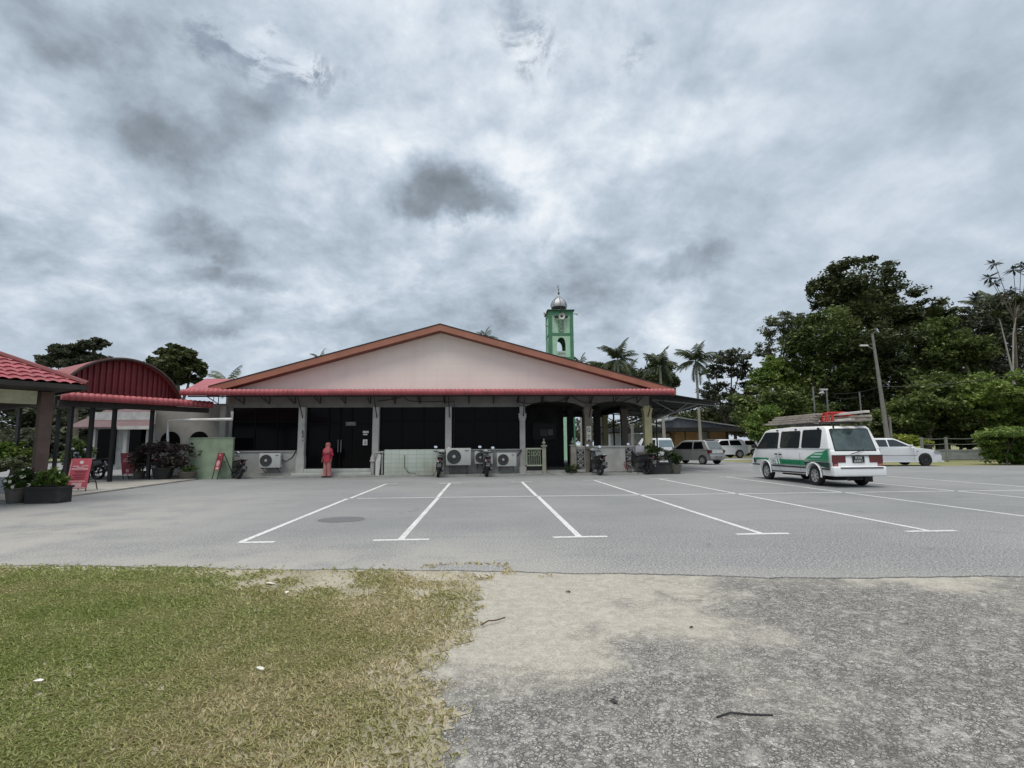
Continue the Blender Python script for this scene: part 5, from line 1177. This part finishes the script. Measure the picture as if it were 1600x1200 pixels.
# ---------- distant white cars
def far_car(label,X,Y,hd,sc,col_,suv=True,group='white cars parked far beyond the hatchback'):
    c=Car('parked_car',label,'car',X,Y,hd,1.8,1.05,1.65,.2,group); 
    c.shell([(0,.4),(0,1.05),(3.4,1.05),(4.3,.92),(4.5,.4),(4.2,.3),(.2,.3)],[(.1,1.03),(.45,1.6),(.7,1.65),(2.4,1.65),(3.5,1.03)],col_,[(.85,.35),(3.6,.35)],.4,4.5)
    c.side('window',[(.6,1.1),(1.7,1.1),(1.7,1.55),(.8,1.55)],dglass,off=.006); c.side('window',[(1.8,1.1),(3.1,1.1),(2.45,1.52),(1.8,1.55)],dglass,off=.006)
    c.face('rear_window',[(-.7,.1),(.7,.1),(.6,.9),(-.6,.9)],dglass,(.1,1.05),(.45,1.6),off=.01); c.face('windscreen',[(-.7,.1),(.7,.1),(.6,.9),(-.6,.9)],dglass,(3.5,1.05),(2.4,1.65),off=.01,sgn=1)
    for u in (.85,3.6):
        for sg in (1,-1): wheel(c.t,u,sg*.8,.35,.2,rim_s,6,sg)
    c.t.scale=(sc,)*3; return c
c0=at(1161,690,52); far_car('white car with a sloping roof parked right behind the grey hatchback',c0.x,52,R(183),1.12,sw)
c0=at(1185,690,60); far_car('white car further off, just left of the white van nose',c0.x,60,R(175),1.12,sw)
# white minivan seen from behind
mv=Car('minivan','small white minivan with a wide rear window beyond the yellow column','van',at(1041,690,46).x,46,R(104),1.75,1.1,1.95,.18)
mv.shell([(0,.4),(0,1.1),(3.8,1.1),(4.1,.7),(4.1,.35),(.2,.35)],[(.02,1.08),(.22,1.88),(.35,1.95),(3.0,1.95),(3.9,1.08)],sw,[(.8,.33),(3.2,.33)],.37,4.1)
mv.face('rear_window',[(-.72,.08),(.72,.08),(.66,.85),(-.66,.85)],mat('far_glass',(.16,.22,.26),.1,spec=.7),(.02,1.1),(.22,1.88),off=.01); mv.side('window',[(.5,1.2),(2.9,1.2),(2.6,1.8),(.6,1.8)],dglass,off=.006)
mb=MB(); mb.b2(-.1,.1,-.85,.85,.36,.62); mb.build('rear_bumper',sw,mv.t,smooth=False)
platemarks(mv.t,Matrix.Translation((-.115,0,.72))@Matrix.Rotation(R(-90),4,'Z'),[7],.09,.62)
for sg in (1,-1): mb=MB(); mb.b2(-.01,.02,sg*.66,sg*.84,.75,1.05); mb.build('tail_light',redl,mv.t,smooth=False)
for u in (.8,3.2):
    for sg in (1,-1): wheel(mv.t,u,sg*.76,.33,.2,rim_s,6,sg)
# ---------- motorcycles
fair=mat('fairing_black',(.02,.02,.022),.3,coat=.4); seatm=mat('seat_black',(.015,.015,.015),.7); chrome=mat('chrome',(.16,.16,.16),.35,metal=.8)
def motorcycle(label,x,y,rz,sc=1.15,fm=fair,lean=0,group='motorcycles parked along the hall'):
    t=thing('motorcycle',label,'motorcycle',(x,y,0),rz,group); t.scale=(sc,)*3; t.rotation_euler=(lean,0,rz)
    for u,r_ in ((.32,.28),(1.55,.28)):
        mb=MB(); T=Matrix.Translation((u,0,r_))@Matrix.Rotation(R(90),4,'X'); 
        mb.lathe([(r_*.78,-.055),(r_*.93,-.06),(r_,0),(r_*.93,.06),(r_*.78,.055),(r_*.74,0),(r_*.78,-.055)],28,T,False); w_=mb.build('wheel',tyre_m,t)
        mb=MB(); mb.lathe([(r_*.78,-.02),(r_*.78,.02),(r_*.72,.02),(r_*.72,-.02),(r_*.78,-.02)],24,T,False)
        for k in range(6): mb.tube([T@Vector((0,0,0)),T@Vector((r_*.76*math.cos(k*PI/3),r_*.76*math.sin(k*PI/3),0))],.014,5)
        mb.tube([T@Vector((0,0,-.06)),T@Vector((0,0,.06))],.035,8); mb.build('rim',rim_d,w_)
    mb=MB(); mb.tube([(1.55,.07,.28),(1.32,.06,.85)],.022,6); mb.tube([(1.55,-.07,.28),(1.32,-.06,.85)],.022,6); mb.tube([(1.32,0,.7),(1.26,0,1.0)],.04,8); mb.build('fork',chrome,t)
    mb=MB(); mb.prism([(.05,.62),(.2,.78),(.8,.70),(.98,.58),(1.10,.64),(1.18,.92),(1.28,.98),(1.36,.85),(1.25,.42),(.95,.42),(.6,.46),(.3,.54)],'y',-.115,.115); bevel(mb.build('fairing',fm,t,smooth=False),.03,2)
    mb=MB(); mb.prism([(.42,.40),(.55,.26),(1.12,.26),(1.25,.44),(1.0,.62),(.5,.62)],'y',-.09,.09); bevel(mb.build('engine_cover',MATS.get('engine_cover') or mat('engine_cover',(.035,.035,.037),.5),t,smooth=False),.03,2)
    mb=MB(); mb.prism([(1.30,.55),(1.52,.56),(1.74,.47),(1.80,.52),(1.62,.62),(1.4,.62)],'y',-.06,.06); mb.prism([(-.05,.52),(.05,.62),(.35,.62),(.3,.55),(.08,.55),(-.02,.38),(-.06,.38)],'y',-.07,.07); bevel(mb.build('mudguard',fm,t,smooth=False),.02,2)
    mb=MB(); mb.prism([(.02,.80),(.12,.76),(.55,.74),(.9,.67),(.92,.72),(.6,.79),(.1,.85)],'y',-.11,.11); bevel(mb.build('seat',seatm,t,smooth=False),.04,3)
    mb=MB(); mb.tube([(1.22,-.34,1.02),(1.26,-.15,1.0),(1.27,0,.98),(1.26,.15,1.0),(1.22,.34,1.02)],.02,8); hb=mb.build('handlebar',trim,t)
    mb=MB(); mb.lathe([(0,0),(.09,.01),(.11,.06),(.06,.13),(0,.14)],14,Matrix.Translation((1.28,0,.98))@Matrix.Rotation(R(60),4,'Y')); mb.build('headlight',lampw,t)
    for sg in (1,-1):
        mb=MB(); mb.tube([(1.25,sg*.22,1.02),(1.24,sg*.26,1.17)],.009,5); mb.build('mirror_stalk',trim,hb)
        mb=MB(); mb.lathe([(0,-.012),(.05,-.01),(.052,.006),(0,.01)],14,Matrix.Translation((1.235,sg*.28,1.20))@Matrix.Rotation(R(-78),4,'Y')@Matrix.Scale(1.4,4,(0,1,0))); mb.build('mirror',mat('mirror_glass',(.75,.77,.8),.12,metal=.9,var=0),t)
    mb=MB(); mb.lathe([(0,0),(.05,.01),(.055,.04),(0,.06)],10,Matrix.Translation((.03,0,.70))@Matrix.Rotation(R(-90),4,'Y')); mb.build('tail_light',redl,t)
    T=Matrix.Translation((-.085,0,.50))@Matrix.Rotation(R(-90),4,'Z')@Matrix.Rotation(R(12),4,'X'); platemarks(t,T,[3,4],.05,.24)
    mb=MB(); mb.tube([(.95,-.13,.28),(.5,-.15,.27),(.05,-.16,.38)],[.025,.04,.05],10); mb.build('exhaust',chrome,t)
    mb=MB(); mb.lathe([(.0,-.11),(.13,-.11),(.15,0),(.13,.11),(0,.11)],12,Matrix.Translation((.85,0,.36))@Matrix.Rotation(R(90),4,'X')); mb.build('engine',mat('engine_grey',(.10,.10,.10),.5,metal=.5),t)
    mb=MB(); mb.tube([(.3,.08,.75),(-.08,.08,.84),(-.12,0,.85),(-.08,-.08,.84),(.3,-.08,.75)],.012,6); mb.build('grab_rail',chrome,t)
    mb=MB(); mb.tube([(.75,.1,.25),(.62,.22,.02)],.014,5); mb.tube([(.25,.1,.3),(.15,.10,.6)],.022,6); mb.tube([(.25,-.1,.3),(.15,-.10,.6)],.022,6); mb.build('stand',trim,t); return t
wbx=mat('box_grey',(.33,.33,.36),.5)
motorcycle('black motorcycle seen from behind, left of the largest outdoor unit',-2.05,24.0,R(93),1.12,lean=R(7))
motorcycle('black motorcycle seen from behind beneath the third window',.17,24.05,R(95),1.12,lean=R(4))
motorcycle('black motorcycle parked in front of the taupe column',5.5,24.25,R(100),1.14,lean=R(6))
motorcycle('black motorcycle nearest the potted plants, with a grey crate behind its bars',7.95,24.6,R(114),1.18,lean=R(5))
motorcycle('black motorcycle leaning beside the small easel sign by the green wall',-10.85,24.5,R(140),1.05,lean=R(8))
motorcycle('dark motorcycle standing side on inside the left shelter',-17.2,25.2,R(175),1.15,lean=R(4))
o=MB().box((0,0,0),(.42,.32,.34)).build('crate',wbx,smooth=False); bevel(o,.02,2); o.location=(7.62,25.55,1.20); tag(o,'grey crate above the motorcycle nearest the potted plants','crate')
# small bicycle
bk=thing('bicycle','small dark reddish bicycle against the low wall between two motorcycles','bicycle',(7.05,25.35,0),R(100))
for u in (0,.78):
    mb=MB(); T=Matrix.Translation((u,0,.22))@Matrix.Rotation(R(90),4,'X'); mb.lathe([(.19,-.02),(.22,0),(.19,.02),(.18,0),(.19,-.02)],24,T,False)
    for k in range(8): mb.tube([T@Vector((0,0,0)),T@Vector((.19*math.cos(k*PI/4),.19*math.sin(k*PI/4),0))],.004,4)
    mb.build('wheel',tyre_m,bk)
mb=MB(); rb=mat('bike_red',(.20,.05,.05),.5)
for a,b_ in (((0,0,.22),(.32,0,.22)),((0,0,.22),(.25,0,.52)),((.32,0,.22),(.22,0,.6)),((.32,0,.22),(.66,0,.56)),((.24,0,.52),(.66,0,.58)),((.78,0,.22),(.63,0,.72))): mb.tube([a,b_],.016,6)
mb.build('frame',rb,bk); mb=MB(); mb.tube([(.60,-.22,.80),(.62,0,.74),(.60,.22,.80)],.013,6); mb.build('handlebar',trim,bk)
mb=MB(); mb.box((.21,0,.63),(.2,.11,.05)); bevel(mb.build('saddle',seatm,bk,smooth=False),.02,2)
# ================================================================ TREES, POLES, FENCE
bark=mat('bark',(.11,.09,.07),.9,var=.25,scale=4,bump=.4,bscale=12); barkp=mat('bark_pale',(.30,.29,.25),.9,var=.15,scale=3)
T_dark=leafmat('tree_dark',(.024,.036,.013),(.078,.10,.032),(.13,.145,.055),.22,.2)
T_mid=leafmat('tree_mid',(.035,.058,.016),(.13,.175,.042),(.22,.25,.085),.25,.25)
T_green=leafmat('tree_green',(.05,.095,.016),(.20,.28,.055),(.33,.38,.12),.3,.3)
T_pale=leafmat('tree_pale',(.06,.075,.04),(.16,.19,.10),(.25,.28,.18),.4,.3)
T_grey=leafmat('tree_greyish',(.035,.043,.025),(.09,.105,.06),(.13,.14,.09),.3,.2)
T_palm=leafmat('palm_green',(.022,.033,.014),(.065,.085,.035),None,.5,.2)
def tree(name,label,px,base,Y,blobs,n,size,mt,trunk=.25,sub=26,tight=.22,shell=.72,group=None,cat='tree',asp=.5,lean=0,bk_=None,limbs=3,flat=.8,depth=1.0,seed=None):
    """blobs: (px,py,rx,ry) ellipses of the crown as seen, turned into ellipsoids at distance Y"""
    g_=at(px,690,Y); t=thing(name,label,cat,(g_.x,Y,0),0,group); r=random.Random(seed or int(px*7+Y)); m_=math.hypot(g_.x,Y)/math.hypot(at(px,600,Y).x,Y)
    BL=[]
    for i,(bx,by,rx,ry) in enumerate(blobs):
        c=at(bx,by,Y); e=at(bx+rx,by,Y); q=at(bx,by-ry,Y); rX=abs(e.x-c.x); rZ=abs(q.z-c.z); c.y+=r.uniform(-.35,.35)*rX*depth
        BL.append(((c.x-g_.x,c.y-Y,c.z),(rX,rX*.9*depth,rZ),None,rX*rZ))
    size*=1.08; n=int(n*1.7); P=cloudpts(BL,n,sub,tight,shell,seed or int(px+Y),flat); P=P[P[:,2]>.05]
    V,Fq=leafgeo(P,size,asp); npmesh('crown',V,Fq,mt,t)
    mb=MB(); top=max(b[0][2] for b in BL); fork=min(b[0][2] for b in BL)*.55+.2
    jx=r.uniform(-.3,.3)
    mb.tube([(0,0,-.1),(jx*.4,.1,fork*.5),(jx,0,fork)],[trunk*1.25,trunk,trunk*.85],9)
    for b in BL:
        c=Vector(b[0]); mid=Vector((jx,0,fork)).lerp(c,.5)+Vector((r.uniform(-.3,.3),0,.3)); mb.tube([(jx,0,fork),mid,c],[trunk*.6,trunk*.4,trunk*.22],7)
        for k in range(limbs):
            e=c+Vector((r.uniform(-.75,.75)*b[1][0],r.uniform(-.7,.7)*b[1][1],r.uniform(-.2,.85)*b[1][2])); m2_=c.lerp(e,.5)+Vector((0,0,-.1)); mb.tube([c.lerp(mid,.3),m2_,e],[trunk*.22,trunk*.13,trunk*.04],5)
    mb.build('trunk',bk_ or bark,t); return t
def palm(label,px,py,Y,L,n=22,leanx=0,seed=1,mt=None,tr=.17,nl=26,group='coconut palms on the skyline',name='palm_tree',stiff=.0,base=None):
    c=at(px,py,Y); bx=c.x+leanx; t=thing(name,label,'palm',(bx,Y,0),0,group); r=random.Random(seed)
    top=Vector((c.x-bx,0,c.z)); mb=MB(); mb.tube([(0,0,-.1),(top.x*.25,0,c.z*.35),(top.x*.65,0,c.z*.7),top],[tr*1.4,tr,tr*.85,tr*.75],8); mb.build('trunk',barkp if mt is None else bark,t)
    V=[];Fq=[]
    for k in range(n):
        a=2*PI*k/n*2.4+r.uniform(-.3,.3); el0=R(86)-(k/n)**.9*R(138)+r.uniform(-.15,.15); l=L*r.uniform(.82,1.1)
        p=Vector(top); e=el0; pts=[p.copy()]; dirs=[]
        for s in range(11):
            d=Vector((math.cos(a)*math.cos(e),math.sin(a)*math.cos(e),math.sin(e))); p=p+d*l/11; pts.append(p.copy()); dirs.append(d); e-=R(6.5 if s>2 else 3)*(1.1-stiff)
        for s in range(len(dirs)):
            d=dirs[s]; sd=d.cross(Vector((0,0,1)));
            if sd.length<.1: sd=Vector((1,0,0))
            sd.normalize(); w=.035*l/3
            o_=len(V); V+= [pts[s]-sd*w,pts[s]+sd*w,pts[s+1]+sd*w*.8,pts[s+1]-sd*w*.8]; Fq.append((o_,o_+1,o_+2,o_+3))
        for q in range(nl):
            f=.12+.88*q/(nl-1); i=min(10,int(f*11)); ff=f*11-i if i<10 or f*11<11 else 1; b_=pts[i].lerp(pts[i+1],min(1,ff)); d=dirs[i]
            sd=d.cross(Vector((0,0,1))); 
            if sd.length<.1: sd=Vector((1,0,0))
            sd.normalize(); ll=l*.26*(math.sin(PI*min(1,.18+f*.86))**.6)*r.uniform(.8,1.15)
            for sg in (-1,1):
                dd=(sd*sg*.75+d*.55+Vector((0,0,-.35-.4*r.random()))).normalized(); ww=d*.028*l/3*1.6
                o_=len(V); V+=[b_-ww,b_+ww,b_+dd*ll*.6+ww*.8+Vector((0,0,-.02)),b_+dd*ll+Vector((0,0,-.12*ll))]; Fq.append((o_,o_+1,o_+2,o_+3))
    npmesh('crown',np.array([tuple(v_) for v_ in V]),np.array(Fq),mt or T_palm,t); return t
# left skyline
tree('tree','spreading feathery tree behind the barrel roof at the far left',118,700,48,[(118,556,42,16),(148,540,20,9),(90,566,22,10),(136,568,28,12)],6500,.32,T_grey,.2,sub=22,tight=.2,shell=.6)
tree('tree','dense rounded dark tree right of the barrel roof',272,700,44,[(272,572,36,26),(250,578,22,22),(296,580,22,18),(275,556,26,14)],9500,.30,T_dark,.25,sub=34,tight=.17,shell=.8)
palm('few palm fronds just above the dusty red annex roof',357,600,50,2.6,12,0,4,T_pale,nl=22)
palm('tip of a palm showing over the left slope of the gable',500,562,60,1.6,12,0,5,nl=20)
palm('small palm top showing over the right slope of the gable',757,530,60,2.0,14,0,6,nl=22)
# greenery seen through the left shelter
tree('shrub','bright green hedge bush behind the low white wall',18,700,25,[(10,707,30,16),(40,712,16,12),(-20,710,30,14)],5200,.14,lf_bright,.05,sub=30,cat='shrub')
tree('shrub','pale flowering bush below the bright green hedge',28,720,22,[(28,722,20,11),(2,727,20,8)],2600,.10,T_pale,.04,cat='shrub')
tree('tree','dark tree filling the view behind the left shelter posts',60,690,58,[(20,650,75,40),(110,655,60,36),(70,690,90,24)],26000,.34,T_grey,.25,sub=60)
tree('tree','dark tree behind the pale rear house',160,690,62,[(150,655,60,32),(215,662,50,26)],13000,.34,T_dark,.25,sub=34)
tree('shrub','green bush between the shelter posts at the left',128,705,32,[(126,705,18,22),(112,716,12,12)],2200,.16,lf_mid,.06,cat='shrub')
# centre-right skyline
tree('tree','dark bushy tree just right of the minaret foot',940,690,66,[(938,578,26,12),(915,582,16,9),(962,590,20,14)],5200,.34,T_dark,.2,sub=24)
tree('tree','dense dark tree between the first two tall palms',1020,690,62,[(1022,588,30,28),(998,598,22,20),(1042,602,16,24),(1012,612,36,20)],9500,.30,T_dark,.25,sub=34,tight=.18)
palm('small palm top beside the foot of the minaret',907,572,60,2.3,14,0,8)
palm('tallest palm left of the dense dark tree',965,562,56,2.9,26,.3,11)
palm('smaller palm half behind the tallest palm',985,585,60,2.4,18,0,12)
palm('palm rising over the dense dark tree',1031,572,56,2.75,24,.2,13)
palm('lone palm with a thin bare trunk against the sky',1087,564,58,2.9,28,.15,14)
tree('tree','open umbrella shaped tree with bare limbs showing against the sky',1137,690,66,[(1140,560,30,12),(1118,580,20,10),(1158,580,22,11),(1112,610,22,14),(1165,612,24,14),(1138,632,34,16)],8500,.27,T_grey,.24,sub=26,tight=.2,shell=.8,limbs=9)
tree('tree','dark low tree behind the far house',1150,690,74,[(1130,650,46,26),(1182,655,40,26),(1090,660,40,18)],9000,.36,T_dark,.25,sub=36)
tree('tree','lacy pale tree leaning left of the great dark tree',1222,690,58,[(1225,512,30,20),(1205,545,18,16),(1245,535,26,24),(1215,575,24,16),(1235,500,24,12)],5200,.24,T_pale,.25,sub=24,tight=.16,shell=.85,limbs=12)
tree('tree','light green tree left of and below the lacy pale tree',1200,690,54,[(1212,578,24,20),(1196,596,24,16),(1232,600,20,18)],5200,.26,T_green,.2,sub=26)
tree('tree','mid green tree mass behind the nose of the white van',1205,690,50,[(1190,625,34,26),(1225,640,34,30),(1180,655,30,24),(1255,660,40,24)],11000,.26,T_mid,.25,sub=36)
tree('shrub','bright green bush just left of the white van',1190,690,38,[(1192,662,20,20),(1204,645,16,12),(1182,676,16,12)],4200,.17,lf_bright,.08,cat='shrub')
# the great tree mass
tree('tree','tallest great dark tree with a domed crown on the right',1345,690,56,[(1342,438,52,28),(1300,458,30,30),(1385,462,46,26),(1325,485,58,34),(1430,492,34,22),(1395,505,50,30)],24000,.30,T_dark,.6,sub=46,tight=.17,shell=.8,limbs=8)
tree('tree','vine covered tree under the left side of the domed crown',1282,690,53,[(1285,515,46,34),(1262,545,32,34),(1300,560,50,44),(1265,600,40,40),(1320,600,50,44),(1255,640,40,36),(1300,650,50,36)],30000,.26,T_mid,.5,sub=46,tight=.18)
tree('tree','dark tree behind the concrete lamp pole',1370,690,51,[(1362,545,46,40),(1395,560,44,44),(1350,600,44,44),(1400,620,50,46),(1365,660,56,32)],22000,.26,T_dark,.4,sub=44,tight=.18)
palm('big drooping palm at the shoulder of the great dark tree',1462,508,54,3.9,24,0,21,T_dark,nl=34,group='palms in the right hand trees')
palm('drooping palm right of the skyline gap',1548,486,54,3.7,24,0,22,T_dark,nl=34,group='palms in the right hand trees')
palm('smaller palm whose fronds spread above the bright bushes',1500,562,49,3.1,20,0,23,T_dark,nl=30,group='palms in the right hand trees')
tree('tree','broad green tree between the two drooping palms',1470,690,49,[(1450,560,40,34),(1490,560,44,40),(1475,520,30,24),(1440,600,42,34),(1500,620,46,36),(1465,530,26,20)],20000,.25,T_mid,.4,sub=44,tight=.18)
tree('tree','dark tree at the right edge behind the thin pale trunk',1565,690,50,[(1520,520,40,34),(1560,505,50,34),(1590,545,50,44),(1540,560,40,40),(1600,600,60,50),(1560,480,30,20),(1620,480,40,30)],22000,.26,T_grey,.4,sub=44,tight=.18)
tree('tree','leafy bright green tree low at the right edge',1560,690,41,[(1545,612,48,26),(1590,622,46,34),(1520,640,46,26),(1580,655,60,24)],21000,.22,T_green,.3,sub=44,tight=.17)
tree('tree','leafy green tree above the wire fence',1450,690,42,[(1440,625,40,26),(1480,645,44,26),(1420,655,40,24),(1460,600,30,16)],17000,.21,T_mid,.3,sub=42,tight=.17)
tree('tree','dark undergrowth tree behind the yellow green bush',1405,690,45,[(1400,668,50,26),(1345,672,50,20),(1450,676,60,18),(1520,678,60,18),(1590,684,60,18),(1270,676,50,16)],15000,.22,T_dark,.2,sub=40)
# umbrella-leaved tree with pale trunk at the right edge
ct=tree('tree','thin pale trunked tree with umbrella like leaf rosettes at the right edge',1597,690,43,[(1590,470,8,6),(1560,490,8,6)],300,.25,T_dark,.14,bk_=barkp,limbs=2)
V=[];Fq=[]; r=random.Random(9); g0=Vector(ct.location)
tw_=MB(); hub=at(1585,500,43)-g0; tw_.tube([(0,0,4),hub],[.12,.08],7)
for px,py in ((1553,412),(1571,425),(1590,420),(1535,437),(1558,440),(1530,462),(1598,412),(1610,432),(1606,460),(1580,452)):
    c=at(px,py,43)-g0; c.y+=r.uniform(-1,1); tw_.tube([hub,hub.lerp(c,.5)+Vector((.15,0,-.35)),c],[.045,.03,.018],5)
    for k in range(22):
        a=2*PI*k/22+r.random()*.3; l=r.uniform(.55,.95); d=Vector((math.cos(a),math.sin(a),r.uniform(-.9,.5))).normalized(); sd=d.cross(Vector((0,0,1))).normalized()*.11
        o_=len(V); V+=[c,c+d*l*.55+sd,c+d*l,c+d*l*.55-sd]; Fq.append((o_,o_+1,o_+2,o_+3))
npmesh('leaf_rosettes',np.array([tuple(v_) for v_ in V]),np.array(Fq),leafmat('rosette_leaf',(.03,.045,.04),(.07,.09,.08),None,1,.2),ct); tw_.build('branches',bark,ct)
bpy.data.objects['leaf_rosettes']['kind']='stuff'
# bushes on the verge
tree('hedge','big rounded yellow green hedge at the right edge of the verge',1580,690,32.2,[(1552,690,20,16),(1578,686,26,18),(1602,692,26,22),(1560,708,20,14),(1595,712,26,16),(1630,700,30,26)],15000,.17,lf_bright,.06,sub=40,cat='hedge',tight=.2)
tree('shrub','bright leafy growth on top of the hedge at the right edge',1570,690,31.4,[(1570,676,30,7),(1548,684,14,8),(1600,676,24,8)],4200,.13,lf_bright,.04,sub=30,cat='shrub',tight=.25)
tree('shrub','yellow green bush behind the roof of the white saloon car',1420,690,40,[(1420,686,17,8),(1408,690,12,7),(1436,690,12,6)],2600,.17,lf_yel,.05,cat='shrub',tight=.25)
tree('tree','low dark undergrowth row right behind the wire fence',1500,690,43.5,[(x_,678,26,17) for x_ in range(1200,1700,32)],26000,.22,T_dark,.12,sub=24,tight=.24)
tree('tree','far line of dark trees beyond the road at the right',1450,690,80,[(1400,660,70,24),(1500,660,70,24),(1590,660,80,24),(1300,660,60,24),(1680,640,90,40)],14000,.4,T_dark,.3,sub=44)
tree('tree','distant trees closing the view behind the veranda',960,690,95,[(900,672,60,16),(980,668,60,18),(1050,660,50,18),(1120,672,50,14)],7000,.45,T_grey,.3,sub=34)
# ---- concrete lamp pole
b0=at(1387,686,39); b1=at(1363,522,39)
pl=thing('lamp_pole','leaning grey concrete pole with a white street lamp on a short arm','street lamp',(b0.x,39,0))
cp=mat('pole_concrete',(.19,.185,.17),.85,var=.15,dirt=.4,dcol=(.13,.12,.10),bump=.2)
mb=MB(); dd=(b1-b0); top=b1; foot=b0-dd*(b0.z/dd.z); mb.tube([foot-Vector((b0.x,39,0)),top-Vector((b0.x,39,0))],[.20,.085],12); mb.build('pole',cp,pl)
o0=Vector((b0.x,39,0)); a0=at(1366,546,39)-o0; a1=at(1350,540,39)-o0
mb=MB(); mb.tube([a0,a1+Vector((.2,0,0))],.035,7); mb.tube([a0+Vector((0,0,.0)),a0+Vector((.05,0,-.6))],.05,6); mb.build('lamp_arm',steel,pl)
mb=MB(); mb.box(tuple(a1),(.62,.2,.12)); bevel(mb.build('lamp_head',mat('lamp_white',(.7,.7,.68),.4),pl,smooth=False),.04,2)
mb=MB(); q=at(1393,672,38.8)-o0; mb.tube([(q.x,-.1,0),(q.x+.02,-.1,q.z+1.0)],.09,8); mb.build('stub_post',cp,pl)
# small service poles
def spole(label,px,py0,Y,lamp=False,cross=False):
    t=thing('service_pole',label,'pole',(at(px,690,Y).x,Y,0),0,'thin poles before the dark trees'); h_=at(px,py0,Y).z
    mb=MB(); mb.tube([(0,0,0),(-.05,0,h_)],.07,7); mb.build('pole',steel,t)
    if lamp: mb=MB(); mb.b2(-.65,.05,-.1,.1,h_-.05,h_+.1); mb.prism([(-.75,h_-.35),(-.3,h_-.35),(-.45,h_-.05)],'y',-.12,.12); mb.build('lamp_head',mat('lamp_head_grey',(.45,.46,.45),.5),t,smooth=False)
    if cross: mb=MB(); mb.b2(-.1,.45,-.04,.04,h_-1.0,h_-.9); mb.build('arm',steel,t,smooth=False)
    return t
spole('thin pole with a short side arm, leftmost behind the van roof',1277,604,47,cross=True)
spole('thin pole topped by a small square lamp behind the van roof',1298,609,47,lamp=True)
spole('thin plain pole left of the concrete lamp pole',1350,612,47)
for lb,(a,b_,Y,Y2) in {'upper overhead cable from the small lamp pole toward the concrete pole':((1298,614),(1376,604),47,39),'lower overhead cable from the small lamp pole toward the concrete pole':((1298,620),(1350,618),47,47)}.items():
    mb=MB(); mb.tube(cable([at(*a,Y),at(*b_,Y2)],.25),.025,5); tag(mb.build('overhead_cable',blk),lb,'cable')
mb=MB(); mb.tube(cable([at(1374,604,39),at(1700,560,30)],.5),.025,5); tag(mb.build('overhead_cable',blk),'overhead cable from the concrete pole out of the right edge','cable')
# wire fence
fe=thing('wire_fence','grey post and wire fence along the verge at the right','fence',(36,37,0)); 
fpm=mat('fence_post',(.20,.21,.19),.8); xs=[1440,1478,1530,1590,1660]
for px in xs:
    g_=at(px,690,37); mb=MB(); zt_=at(px,683 if px<1500 else 686,37).z; mb.b2(g_.x-36-.07,g_.x-36+.07,-.07,.07,0,zt_); mb.build('post',fpm,fe,smooth=False)
for z in (.55,.9,1.3,1.7):
    mb=MB(); mb.tube(cable([(at(px,690,37).x-36,0,z) for px in xs],.05,6),.018,5); mb.build('wire',fpm,fe)

w0=at(1385,690,41.5).x; w1=at(1700,690,41.5).x; zt_=at(1500,702.5,41.5).z; mb=MB(); mb.b2(w0,w1,41.5,41.8,0,zt_-.12); mb.b2(w0,w1,41.45,41.85,zt_-.12,zt_)
tag(mb.build('roadside_wall',mat('wall_pale_concrete',(.38,.385,.36),.85,var=.15,dirt=.4),smooth=False),'low pale concrete wall running behind the wire fence on the verge','wall')
bpy.context.view_layer.update()
